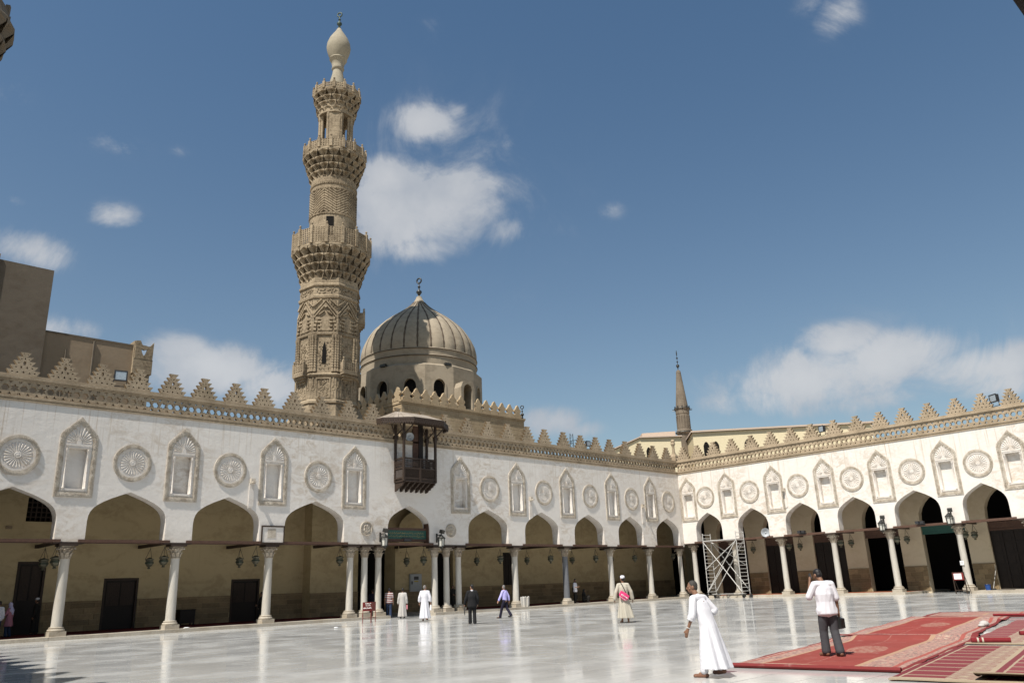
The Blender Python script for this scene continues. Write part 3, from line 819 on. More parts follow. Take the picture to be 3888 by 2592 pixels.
GBW = empty('gallery_inner_wall', (0, 0, 0), (0, 0, RB)); tag(GBW, 'inner wall of the right gallery with plastered piers and dark wooden screens between', 'wall')
D2 = 4.0
arI = [(.9, 4.06), (5.94, 8.81), (10.66, 13.43), (15.22, 18.06), (19.82, 23.06), (24.62, 27.7), (29.3, 32.4)]
P_ = [(-.4, .0)]
for L, Rr in arI:
    c = (L + Rr) / 2; h = (Rr - L) / 2; P_ += [(L, 0), (L, 5.4)]
    for k in range(1, 12): a = PI - PI * k / 12; P_.append((c + h * cos(a), 5.6 + sin(a) * 1.55 + (.35 * (1 - abs(cos(a))))))
    P_ += [(Rr, 5.4), (Rr, 0)]
P_ += [(34, 0), (34, 8.6), (-.4, 8.6)]
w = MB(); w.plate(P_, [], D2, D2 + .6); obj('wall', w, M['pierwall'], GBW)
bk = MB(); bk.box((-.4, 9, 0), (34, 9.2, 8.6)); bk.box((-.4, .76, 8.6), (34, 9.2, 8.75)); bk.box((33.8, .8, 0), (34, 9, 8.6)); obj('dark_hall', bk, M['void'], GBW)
prs = [(a[1], b_[0]) for a, b_ in zip(arI, arI[1:])]
for a, b_ in prs: dado(GBW, a + .02, b_ - .02, D2, .16, 1.92, 5, .72, th=.045)
for a, b_ in prs:
    sk = MB(); sk.box((a, D2 - .07, 1.925), (b_, D2, 2.0)); obj('dado_rail', sk, M['dado'], GBW)
for i, (L, Rr) in enumerate(arI):
    z1 = 4.35
    sc = MB()
    if i in (0, 1, 2, 5, 6):
        sc.box((L, D2 + .25, .15), (Rr, D2 + .31, z1))
        n = 4
        for j in range(n + 1): x = L + (Rr - L) * j / n; sc.box((x - .05, D2 + .18, .15), (x + .05, D2 + .25, z1))
        for j in range(6): z = .2 + (z1 - .3) * j / 5; sc.box((L, D2 + .19, z - .04), (Rr, D2 + .245, z + .05))
        for j in range(n):
            for k in range(5):
                x0_ = L + (Rr - L) * (j + .22) / n; x1_ = L + (Rr - L) * (j + .78) / n; z0_ = .2 + (z1 - .3) * (k + .2) / 5; z1_ = .2 + (z1 - .3) * (k + .8) / 5
                sc.box((x0_, D2 + .22, z0_), (x1_, D2 + .249, z1_))
        obj('wooden_screen', sc, M['wooddark'], GBW)
    fz = MB(); fz.box((L, D2 + .15, 4.0), (Rr, D2 + .35, 4.12)); fz.box((L, D2 + .2, 4.12), (Rr, D2 + .3, 4.5)); fz.box((L, D2 + .15, 4.5), (Rr, D2 + .35, 4.62))
    o = obj('frieze_beam', fz, M['woodred'] if i != 4 else M['green_sign'], GBW, loc=(0, 0, .35 if i in (3, 4) else .3))
# ------------------------------------------------------------------ the carved minaret
MX, MY = -29.47, 15.0
MIN = empty('minaret', (MX, MY, 0), (0, 0, R(7))); tag(MIN, 'tall carved stone minaret with three galleries and an onion-shaped finial', 'minaret')
MS = M['minaret']; A8 = R(22.5)
def ap(r): return r / cos(A8)           # circumradius of an octagon from its apothem
# square foot with chamfered corners, then the octagonal storey
sh = MB(); sh.box((-2.75, -2.75, 8), (2.75, 2.75, 14.6)); sh.frustum(14.6, 2.85, 2.85, 14.75, 2.85, 2.85)
sh.lathe([(ap(2.80), 14.75), (ap(2.62), 16.7), (ap(2.72), 16.75), (ap(2.72), 16.95), (ap(2.60), 17.05), (ap(2.55), 19.0), (ap(2.66), 19.05), (ap(2.72), 19.2), (ap(2.62), 19.32), (ap(2.50), 19.4), (ap(2.50), 22.7), (ap(2.62), 22.75), (ap(2.64), 22.95), (ap(2.50), 23.05), (ap(2.48), 26.05),
          (ap(2.58), 26.1), (ap(2.60), 26.3), (ap(2.48), 26.4), (ap(2.46), 27.2), (ap(2.58), 27.25), (ap(2.58), 27.4), (ap(2.48), 27.5), (ap(2.48), 28.0)], 8, None, A8)
for k in range(4):      # chamfer wedges on the square's corners
    T = Matrix.Rotation(R(90 * k), 4, 'Z'); sh.add([(2.75, 2.75, 14.6), (1.0, 2.75, 14.6), (2.75, 1.0, 14.6), (1.85, 1.85, 17.0)], [(0, 1, 3), (0, 3, 2), (1, 2, 3)], T)
obj('lower_shaft', sh, MS, MIN)
# carved work of one face, repeated on all eight
fp = MB(); hw = 2.5 * math.tan(A8); yf = -2.5
rs = random.Random(11)
for x in (-hw + .07, -hw + .30, hw - .30, hw - .07):
    fp.lathe([(.14, 19.45), (.14, 19.6), (.105, 19.7), (.105, 22.35), (.14, 22.45), (.15, 22.7)], 8, Matrix.Translation((x, yf - .06, 0)))
    for j in range(11): fp.torus((x, yf - .06, 19.85 + j * .225), .105, .028, 8, 4)
for j in range(70):      # arabesque of the niche panel, as low relief
    x = rs.uniform(-.5, .5); z = rs.uniform(19.7, 22.2); q = rs.uniform(.05, .1); T = Matrix.Translation((x, yf, z)) @ Matrix.Rotation(rs.uniform(0, PI), 4, 'Y'); fp.box((-q, -.045, -.028), (q, 0, .028), T)
for j in range(46):
    x = rs.uniform(-.42, .42); z = rs.uniform(17.3, 18.8); q = rs.uniform(.05, .11); T = Matrix.Translation((x, yf - .06, z)) @ Matrix.Rotation(rs.uniform(0, PI), 4, 'Y'); fp.box((-q, -.05, -.03), (q, 0, .03), T)
fp.plate([(-.62, 17.15), (.62, 17.15), (.62, 18.95), (-.62, 18.95)], [[(-.5, 17.27), (-.5, 18.83), (.5, 18.83), (.5, 17.27)]], yf - .13, yf)
for x in (-.84, .84):
    T = Matrix.Translation((x, yf - .07, 18.0)) @ Matrix.Rotation(PI / 2, 4, 'X'); fp.torus((0, 0, 0), .14, .045, 14, 6, T)
    fp.box((x - .04, yf - .12, 17.2), (x + .04, yf, 17.8)); fp.box((x - .04, yf - .12, 18.2), (x + .04, yf, 18.95))
# stepped niche head and the crossing chevron bars above it
for j, (w_, z) in enumerate(((.88, 23.1), (.88, 23.45), (.78, 23.8), (.70, 24.1))):
    for s in (-1, 1): fp.box((s * w_ - .13 if s > 0 else -w_ - .13, yf - .16 + .02 * j, z), (s * w_ + .13 if s > 0 else -w_ + .13, yf, z + .22)); fp.box((min(s * .28, s * .62), yf - .13, z), (max(s * .28, s * .62), yf, z + .14))
def bar(x0, z0, x1, z1, w_=.10, dp=.13):
    L = math.hypot(x1 - x0, z1 - z0); T = Matrix.Translation((x0, yf, z0)) @ Matrix.Rotation(-math.atan2(z1 - z0, x1 - x0), 4, 'Y'); fp.box((0, -dp, -w_ / 2), (L, 0, w_ / 2), T)
for s in (-1, 1):
    bar(0, 25.9, s * hw, 24.55); bar(0, 25.55, s * hw, 24.2); bar(s * .35, 25.95, s * hw, 25.3, .08); bar(s * .1, 24.9, s * .55, 24.55, .07); bar(s * hw * .98, 24.5, s * hw * .98, 23.0, .12)
fp.plate(keel(-.42, .42, 23.1, 24.5), [], yf - .10, yf); fp.plate([(-.2, 25.35), (0, 25.15), (.2, 25.35), (0, 25.6)], [], yf - .14, yf)
for j in range(22): x = rs.uniform(-.9, .9); q = rs.uniform(.03, .09); z = 26.8 + rs.uniform(-.2, .2); fp.box((x - q, yf - .03, z - .05), (x + q, yf + .03, z + .05))
for j in range(60): x = rs.uniform(-.95, .95); z = rs.uniform(24.6, 26.0); q = rs.uniform(.03, .07); fp.box((x - q, yf - .05, z - .03), (x + q, yf, z + .03))
FP = fp.mesh('carved_face', 30); FP.materials.append(MS)
for k in range(8): tag(link('carved_face', FP, None, MIN, rot=(0, 0, R(45 * k))), kind='stuff')
# slit windows
for k, z in ((1, 20.2), (-1, 20.2), (0, 20.4)):
    s_ = MB(); s_.plate(keel(-.17, .17, z, z + 1.9), [], -2.56, -2.4); obj('slit_window', s_, M['void'], MIN, rot=(0, 0, R(45 * k + (90 if k == 0 else 0))))
# the corbelled galleries
def muqarnas(z0, z1, r0, r1, n, tiers=4):
    mb = MB(); core = []
    for t in range(tiers + 1): q = t / tiers; core.append((r0 - .06 + (r1 - r0) * q ** 1.25 - .30, z0 + (z1 - z0) * q))
    mb.lathe(core, n)
    for t in range(tiers):
        q0, q1 = t / tiers, (t + 1) / tiers; ra = r0 + (r1 - r0) * q0 ** 1.25; rb = r0 + (r1 - r0) * q1 ** 1.25; za = z0 + (z1 - z0) * q0; zb = z0 + (z1 - z0) * q1; w_ = PI * rb / n * .92
        for k in range(n):
            T = Matrix.Rotation(TAU * (k + .5 * (t % 2)) / n, 4, 'Z'); h = zb - za
            # a little hooded cell: two cheeks meeting over a hollow
            v = [(ra - .12, -w_ * .30, za - h * .15), (ra - .12, w_ * .30, za - h * .15), (rb + .02, -w_, zb - h * .30), (rb + .02, w_, zb - h * .30), (rb + .02, -w_, zb), (rb + .02, w_, zb), (rb + .02, -w_ * .45, zb - h * .12), (rb + .02, w_ * .45, zb - h * .12), (rb - .34, 0, zb - h * .26), (ra - .22, 0, za + h * .15), (rb + .02, 0, zb - h * .02)]
            mb.add(v, [(0, 2, 6, 8, 9), (1, 9, 8, 7, 3), (2, 4, 6), (3, 7, 5), (4, 10, 6), (5, 7, 10), (6, 10, 8), (7, 8, 10), (4, 5, 10), (0, 9, 1)], T)
    mb.lathe([(r1 - .12, z1 - .02), (r1 + .06, z1), (r1 + .08, z1 + .10), (r1 + .02, z1 + .2), (r1 - .25, z1 + .2)], n)
    return mb
def pierced(w_, h, seed):
    rs = random.Random(seed); holes = []; nx = max(2, round(w_ / .21)); nz = max(2, round(h / .21)); dx, dz = w_ / nx, h / nz
    for i in range(nx):
        for j in range(nz):
            cx, cz = (i + .5) * dx - w_ / 2, (j + .5) * dz; a = rs.choice((0, 30)); n = rs.choice((4, 6, 6)); q = min(dx, dz) * .39
            holes.append([(cx + q * cos(R(a + 360 * k / n)), cz + q * sin(R(a + 360 * k / n))) for k in range(n)][::-1])
    mb = MB(); mb.plate([(-w_ / 2, 0), (w_ / 2, 0), (w_ / 2, h), (-w_ / 2, h)], holes, -.05, .05); return mb
def gallery(z, r, n, h, rot0=0):
    step = TAU / n; w_ = 2 * r * math.tan(step / 2) - .22
    pm = pierced(w_, h - .1, n).mesh('railing_panel'); pm.materials.append(MS)
    pt = MB(); pt.box((-.13, -.12, 0), (.13, .12, h + .10)); pt.lathe([(.09, h + .10), (.055, h + .16), (.055, h + .22), (.10, h + .28), (.09, h + .38), (.02, h + .44)], 8); ptm = pt.mesh('post', 40); ptm.materials.append(MS)
    for k in range(n):
        a = rot0 + step * k; link('railing_panel', pm, None, MIN, (r * cos(a), r * sin(a), z + .06), (0, 0, a + PI / 2))
        a += step / 2; q = r / cos(step / 2); link('post', ptm, None, MIN, (q * cos(a), q * sin(a), z), (0, 0, a + PI / 2))
    fl_ = MB(); fl_.lathe([(r - 1.3, z - .02), (r + .10, z - .02), (r + .12, z + .05), (r - 1.3, z + .06)], n, None, rot0 + step / 2); obj('gallery_slab', fl_, MS, MIN)
for z0, z1, r0, r1, n in ((27.9, 30.75, 2.62, 3.45, 22), (38.2, 40.6, 2.2, 2.86, 18), (45.3, 47.45, 1.74, 2.20, 14)):
    tag(obj('muqarnas', muqarnas(z0, z1, r0, r1, n), MS, MIN), kind='stuff')
gallery(30.95, 3.42, 16, 1.55, R(11)); gallery(40.82, 2.82, 16, .85, R(11)); gallery(47.6, 2.16, 14, .62, R(6))
# round second storey with plaited relief
sh = MB(); sh.lathe([(2.10, 30.9), (2.10, 34.35), (2.16, 34.4), (2.16, 34.52), (2.08, 34.56), (2.08, 36.85), (2.16, 36.9), (2.16, 37.05), (2.08, 37.1), (2.08, 37.4), (2.14, 37.45), (2.14, 37.75), (2.08, 37.8), (2.10, 38.3)], 32); obj('middle_shaft', sh, MS, MIN, 35)
pl = MB(); n = 36; rows = 9; dz = (36.85 - 34.56) / rows
for j in range(rows):
    for k in range(n):
        up = 1 if (k // 3) % 2 == 0 else -1
        a = TAU * (k + .5) / n; T = Matrix.Rotation(a, 4, 'Z') @ Matrix.Translation((2.08, 0, 34.56 + dz * (j + .5))) @ Matrix.Rotation(up * R(35), 4, 'X'); w_ = PI * 2.08 / n
        pl.box((-.05, -w_ * 1.18, -.065), (.085, w_ * 1.18, .065), T)
for z in (34.44, 36.97):
    for k in range(56):
        T = Matrix.Rotation(TAU * k / 56, 4, 'Z') @ Matrix.Translation((2.15, 0, z)) @ Matrix.Rotation(R(45 if k % 2 else -45), 4, 'X'); pl.box((-.02, -.08, -.02), (.03, .08, .02), T)
for k in range(64):
    T = Matrix.Rotation(TAU * k / 64, 4, 'Z') @ Matrix.Translation((2.14, 0, 37.6)); pl.box((-.02, -.05, -.1), (.02, .05, .1), T)
tag(obj('plaited_relief', pl, MS, MIN), kind='stuff')
vd = Vector((-63.98 - MX, -44.06 - MY, 0)); va = math.atan2(vd.y, vd.x) - R(7)
dw = MB(); dw.box((-.33, -.1, 32.35), (.33, .25, 34.1)); obj('stair_door', dw, M['void'], MIN, loc=(2.02 * cos(va - R(7)), 2.02 * sin(va - R(7)), 0), rot=(0, 0, va - R(7) + PI / 2))
# open lantern storey: four broad piers with corner colonettes
sh = MB()
for k in range(4):
    T = Matrix.Rotation(R(90 * k) + va - R(5), 4, 'Z'); sh.box((1.12, -.50, 40.8), (1.60, .50, 45.35), T)
    for s in (-1, 1): sh.lathe([(.13, 40.8), (.17, 41.0), (.12, 41.15), (.12, 44.6), (.16, 44.8), (.18, 45.3)], 8, T @ Matrix.Translation((1.44, s * .60, 0))); sh.lathe([(.13, 40.8), (.12, 44.7), (.18, 45.3)], 8, T @ Matrix.Translation((1.22, s * .66, 0)))
obj('lantern_storey', sh, MS, MIN)
ls_ = MB(); ls_.lathe([(1.75, 45.25), (1.75, 47.5), (.6, 47.55)], 16); obj('lantern_core', ls_, MS, MIN)
cp_ = MB(); cp_.lathe([(.95, 47.6), (.80, 48.9), (.72, 49.7), (.55, 50.4), (.47, 50.95), (.55, 51.0), (.62, 51.15), (.56, 51.3), (.66, 51.9), (.78, 52.05), (.86, 52.2), (.80, 52.32), (.98, 52.7), (1.14, 53.25), (1.18, 53.6), (1.12, 54.05), (.92, 54.6), (.64, 55.1), (.36, 55.55), (.17, 55.95), (.10, 56.0)], 28)
obj('onion_cap', cp_, M['minaret_cap'], MIN, 50)
def finial(par, z, s, mt, ang):
    f = MB(); f.lathe([(.10 * s, 0), (.14 * s, .12 * s), (.07 * s, .2 * s), (.1 * s, .3 * s), (.24 * s, .5 * s), (.22 * s, .62 * s), (.07 * s, .75 * s), (.06 * s, .9 * s), (.13 * s, 1.02 * s), (.05 * s, 1.12 * s), (.05 * s, 1.3 * s)], 12)
    T = Matrix.Translation((0, 0, 1.56 * s)) @ Matrix.Rotation(ang, 4, 'Z') @ Matrix.Rotation(PI / 2, 4, 'X'); f.torus((0, 0, 0), .22 * s, .062 * s, 22, 8, T)
    return obj('crescent_finial', f, mt, par, 50, loc=(0, 0, z))
finial(MIN, 55.95, 1.08, M['copper'], va + PI / 2 - R(25))
# small balconies standing out from the octagon
def minibalc(ang, z, h=.75):
    T = Matrix.Rotation(ang, 4, 'Z'); mb = MB()
    mb.box((-.75, -3.1, z), (.75, -2.4, z + .16), T)
    for j, q in enumerate((.62, .46, .30, .14)): mb.box((-.72 + .1 * j, -2.5 - q, z - .2 * (j + 1)), (.72 - .1 * j, -2.4, z - .2 * j), T)
    for x in (-.68, .68): mb.box((x - .1, -3.1, z + .16), (x + .1, -2.9, z + h + .25), T); mb.lathe([(.09, z + h + .25), (.05, z + h + .32), (.1, z + h + .42), (.02, z + h + .55)], 8, T @ Matrix.Translation((x, -3.0, 0)))
    p = pierced(1.15, h, 9); mb.add(p.v, p.f, T @ Matrix.Translation((0, -3.0, z + .18)))
    for x in (-.68, .68): mb.box((x - .05, -2.9, z + .16), (x + .05, -2.45, z + h + .1), T)
    return obj('small_balcony', mb, MS, MIN)
for a, z in ((0, 19.45), (-90, 19.3), (90, 19.3), (52, 24.6)): minibalc(R(a), z)

# ------------------------------------------------------------------ domed mausoleum beside the minaret
DX, DY = -15.9, 19.8
DOM = empty('domed_building', (DX, DY, 0)); tag(DOM, 'stone building with a ribbed dome, right of the tall minaret', 'building')
X0, X1, Y0, Y1, ZT = -7.6, 7.65, -7.5, 8.2, 18.0
w = MB(); w.box((X0 + .08, Y0 + .08, 0), (X1 - .08, Y1, ZT - .03)); obj('core_wall', w, M['joint'], DOM)
BL = MB().box((0, 0, 0), (1, 1, 1)).mesh('ashlar_block'); BL.materials.append(M['blocks'])
def ashlar(par, p0, dirx, L, z0, z1, hc, lc, rz):
    nz = max(1, round((z1 - z0) / hc)); hc = (z1 - z0) / nz
    for k in range(nz):
        x = -lc * (.5 if k % 2 else 0)
        while x < L - .02:
            l_ = lc * random.uniform(.75, 1.25); a, b_ = max(x, 0), min(x + l_, L); x += l_
            if b_ - a > .12:
                q = p0 + dirx * (a + .006); link('ashlar_block', BL, None, par, (q.x, q.y, z0 + k * hc + .006), (0, 0, rz), (b_ - a - .012, .1 - random.uniform(0, .012), hc - .012))
ashlar(DOM, Vector((X0, Y0, 0)), Vector((1, 0, 0)), X1 - X0, 11.6, 17.6, .50, 1.15, 0)
sw = MB(); sw.box((X0, Y0 + .1, 10), (X0 + .1, Y1, ZT)); obj('side_wall', sw, M['blocks'], DOM)
cn = MB(); cn.box((X0 - .06, Y0 - .06, 17.6), (X1 + .06, Y0 + .3, 17.75)); cn.box((X0 - .12, Y0 - .12, 17.75), (X1 + .12, Y0 + .3, 17.9)); cn.box((X0 - .06, Y0 + .3, 17.6), (X0 + .3, Y1, 17.9)); obj('cornice', cn, M['blocks'], DOM)
rf = MB(); rf.box((X0 + .3, Y0 + .3, 17.8), (X1 - .05, Y1, 17.98)); obj('roof', rf, M['dome'], DOM)
# trefoil battlements in one pierced run
def trefoil():
    h = [(.50, 0), (.50, .30), (.36, .34), (.30, .42), (.30, .50), (.40, .55), (.45, .66), (.42, .78), (.32, .86), (.24, .90), (.20, 1.02), (.12, 1.16), (0, 1.28)]
    o = h + [(-x, z) for x, z in h[-2::-1]]
    mb = MB(); mb.plate(o, [], -.11, .11); me = mb.mesh('trefoil_battlement'); me.materials.append(M['blocks']); return me
TRE = trefoil()
pp = 1.06
for k in range(14):
    x = X0 + .55 + pp * k
    if -.85 < x - (.2) < .85: continue
    link('trefoil_battlement', TRE, None, DOM, (x, Y0 + .02, 17.9))
for k in range(14): link('trefoil_battlement', TRE, None, DOM, (X0 + .02, Y0 + .62 + pp * k, 17.9), (0, 0, PI / 2))
# many-sided drum with arched windows
N = 14; rd = 6.35; vdir = math.atan2(-44.06 - DY, -63.98 - DX)
zw0, zw1, zd = 18.9, 21.0, 22.35
step = TAU / N; hw = rd * math.tan(step / 2); base_ang = vdir - R(8) - 0
face = MB(); ring = [(-.60, zw0)] + [(-.60 * cos(PI * k / 10), 20.2 + .78 * sin(PI * k / 10)) for k in range(11)] + [(.60, zw0)]
face.plate([(-hw, 17.9), (hw, 17.9), (hw, zd), (-hw, zd)], [ring], 0, .55)
face.plate([(x * 1.18, z + (.14 if z > zw0 else -.1)) for x, z in ring][::-1], [[(x, z) for x, z in ring]], -.07, .003, back=False)
fm = face.mesh('drum_face'); fm.materials.append(M['dome'])
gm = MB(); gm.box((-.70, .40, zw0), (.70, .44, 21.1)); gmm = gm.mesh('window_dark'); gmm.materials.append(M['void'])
for k in range(N):
    a = base_ang + step * k; f = link('drum_face', fm, None, DOM, (rd * cos(a), rd * sin(a), 0), (0, 0, a + PI / 2)); link('window_dark', gmm, None, f)
dt = MB(); dt.lathe([(rd / cos(step / 2) - .02, zd), (rd / cos(step / 2) - .35, zd + .22), (6.02, zd + .25)], N, None, base_ang + step / 2); obj('drum_ledge', dt, M['dome'], DOM)
# tall dormer opening breaking the battlements
dm_ = MB(); dm_.plate([(-.85, 17.9), (.85, 17.9), (.85, 20.1), (.60, 20.65), (0, 20.9), (-.60, 20.65), (-.85, 20.1)], [[(-.55, 18.0), (-.55, 19.9), (-.38, 20.3), (0, 20.5), (.38, 20.3), (.55, 19.9), (.55, 18.0)]], Y0 - .02, Y0 + 1.6); o = obj('dormer_window', dm_, M['dome'], DOM, loc=(.2, 0, 0))
dk = MB(); dk.box((-.6, Y0 + 1.2, 17.95), (.6, Y0 + 1.3, 20.55)); obj('dormer_dark', dk, M['backwall'], o)
# dome: ribbed shell, then near-black strips laid along the grooves between the ribs
RD = 5.98; prof = [(RD - .03, 22.5), (RD, 22.9), (RD, 23.3), (RD + .05, 23.36), (RD + .05, 23.5), (RD, 23.56), (RD + .02, 24.0), (RD + .07, 24.06), (RD + .07, 24.2), (RD, 24.26)]
bd = MB(); bd.lathe([p for p in prof], 64); obj('dome_band', bd, M['dome'], DOM, 30)
dl = MB()
for z in (23.43, 24.13): dl.torus((0, 0, z), RD + .06, .055, 64, 6)
obj('dome_moulding', dl, M['black_line'], DOM, 50)
def dome_r(t):   # t 0..1 from springing to tip: swelling, then drawn to a point
    K = [(0, 5.98), (.08, 5.99), (.2, 5.80), (.32, 5.40), (.44, 4.80), (.55, 4.00), (.64, 3.18), (.72, 2.33), (.80, 1.50), (.87, .92), (.93, .54), (1, .26)]
    for (a, ra), (b_, rb) in zip(K, K[1:]):
        if t <= b_: q = (t - a) / (b_ - a); return ra + (rb - ra) * q
    return .26
NR = 28; seg = 6; zb, zt_ = 24.2, 31.55; rings = []
for i in range(37):
    t = i / 36; r0 = (dome_r(max(0, t - .03)) + dome_r(t) * 2 + dome_r(min(1, t + .03))) / 4; ringp = []
    for k in range(NR * seg):
        q = (k % seg) / seg; rr = r0 * (1 + .022 * sin(PI * q) - .012); a = TAU * k / (NR * seg); ringp.append((rr * cos(a), rr * sin(a), zb + (zt_ - zb) * t))
    rings.append(ringp)
dm = MB(); dm.loft(rings); obj('dome_shell', dm, M['dome'], DOM, 60)
gr = MB()
for k in range(NR):
    a = TAU * k / NR; prev = None; vs = []; fs = []
    for i in range(34):
        t = i / 36; r0 = (dome_r(max(0, t - .03)) + dome_r(t) * 2 + dome_r(min(1, t + .03))) / 4
        wd = (.085 + .024 * sin(i * 1.7 + k * 2.3)) * min(1, r0 / 2.2 + .25); z = zb + (zt_ - zb) * t; rr = r0 * .989 + .03
        for s in (-1, 0, 1): vs.append((rr * cos(a) - s * wd * sin(a), rr * sin(a) + s * wd * cos(a), z) if s else ((rr + .03) * cos(a), (rr + .03) * sin(a), z))
    for i in range(33):
        for j in range(2): q = i * 3 + j; fs.append((q, q + 1, q + 4, q + 3))
    link('rib_groove', MB().add(vs, fs).mesh('rib_groove'), M['black_line'], DOM)
finial(DOM, 31.5, 1.28, M['metal_dark'], vdir + PI / 2 - R(35))
nk = MB(); nk.lathe([(.34, 31.4), (.30, 31.6), (.16, 31.7)], 12); obj('dome_neck', nk, M['minaret_cap'], DOM)
f2 = finial(DOM, 17.95, .75, M['metal_dark'], vdir + PI / 2 - R(30)); f2.location = (X1 - .1, Y0 + .1, 17.95)
for a in (R(-33), R(26)):
    lm = MB(); q = vdir + a; lm.box((-.35, -.25, 0), (.35, .25, .16)); lm.box((-.3, -.2, .16), (.3, .1, .26)); o = obj('drum_floodlight', lm, M['metal_dark'], DOM, loc=(6.25 * cos(q), 6.25 * sin(q), zd + .05), rot=(0, 0, q + PI / 2))
# side turret between minaret and dome
tr = MB(); tr.box((-9.6, -5.5, 0), (-7.7, -2.0, 16.4)); tr.box((-9.75, -5.6, 16.4), (-7.65, -1.9, 16.6)); obj('side_turret', tr, M['blocks'], DOM)
for k in range(3): link('trefoil_battlement', TRE, None, DOM, (-9.1 + k * .8, -5.4, 16.6), scale=.8)

# ------------------------------------------------------------------ wooden balcony over the middle arch
BAL = empty('wooden_balcony', (-31.55, 0, 0)); tag(BAL, 'dark wooden balcony with a boarded canopy hung on the left arcade wall', 'balcony')
hx, dp = 1.33, 1.05; W_ = M['wood']
fl_ = MB(); fl_.box((-hx, -dp, 8.62), (hx, -.004, 8.78)); fl_.box((-hx - .05, -dp - .05, 8.56), (hx + .05, -.004, 8.62)); obj('balcony_floor', fl_, W_, BAL)
for k in range(7):
    x = -hx + .06 + (2 * hx - .12) * k / 6; b_ = MB()
    out = [(0, 8.56), (-dp, 8.56), (-dp, 8.46), (-dp + .18, 8.40), (-dp + .25, 8.30), (-dp + .45, 8.27), (-dp + .52, 8.16), (-dp + .75, 8.13), (-dp + .82, 8.03), (0, 7.98)]
    b_.plate([(q, z) for q, z in out], [], -.055, .055, Matrix.Translation((x, 0, 0)) @ Matrix.Rotation(PI / 2, 4, 'Z')); obj('bracket', b_, W_, BAL)
posts = [(-hx, -dp), (hx, -dp), (-hx, -.08), (hx, -.08), (.0, -dp)]
for i, (x, y) in enumerate(posts):
    p = MB(); top = 12.5 if i < 4 else 10.18; p.box((x - .07, y - .07, 8.6), (x + .07, y + .07, top))
    if i < 4:
        p.frustum(11.3, .07, .07, 11.55, .12, .12, None, x, y); p.box((x - .12, y - .12, 11.55), (x + .12, y + .12, 11.75))
        for s in (-1, 1): p.tube((x, y, 11.7), (x + s * .55, y - .3, 12.4), .05, None, 6)
    obj('post', p, W_, BAL)
def latt(x0, x1, z0, z1, T, dense=.09, diag=True):
    mb = MB(); n = int((x1 - x0 + z1 - z0) / dense)
    if diag:
        for k in range(1, n):
            for s in (0, 1):
                c = k * dense; a = (x0 + c, z0) if x0 + c <= x1 else (x1, z0 + (c - (x1 - x0))); b_ = (x0, z0 + c) if z0 + c <= z1 else (x0 + (c - (z1 - z0)), z1)
                if s: a, b_ = (x0 + x1 - a[0], a[1]), (x0 + x1 - b_[0], b_[1])
                mb.tube((a[0], -.01 + .02 * s, a[1]), (b_[0], -.01 + .02 * s, b_[1]), .016, None, 4, T)
    else:
        for k in range(int((x1 - x0) / dense) + 1): x = x0 + k * dense; mb.lathe([(.02, z0), (.035, (z0 + z1) / 2), (.02, z1)], 6, T @ Matrix.Translation((x, 0, 0)))
        for k in range(1, 4): z = z0 + (z1 - z0) * k / 4; mb.box((x0, -.02, z - .018), (x1, .02, z + .018), T)
    return mb
sides = [(Matrix.Translation((0, -dp, 0)), -hx + .07, -.07), (Matrix.Translation((0, -dp, 0)), .07, hx - .07), (Matrix.Translation((-hx, 0, 0)) @ Matrix.Rotation(-PI / 2, 4, 'Z'), .15, dp - .07), (Matrix.Translation((hx, 0, 0)) @ Matrix.Rotation(-PI / 2, 4, 'Z'), .15, dp - .07)]
for T, a, b_ in sides:
    q = latt(a, b_, 8.84, 9.42, T); obj('lattice_screen', q, W_, BAL)
    bk = MB(); bk.box((a, .012, 8.8), (b_, .03, 9.42), T); obj('screen_back', bk, W_, BAL)
    obj('spindle_screen', latt(a, b_, 9.52, 10.1, T, .115, False), W_, BAL)
    rl = MB()
    for z in (8.80, 9.46, 10.12): rl.box((a, -.05, z - .05), (b_, .05, z + .05), T)
    obj('rail', rl, W_, BAL)
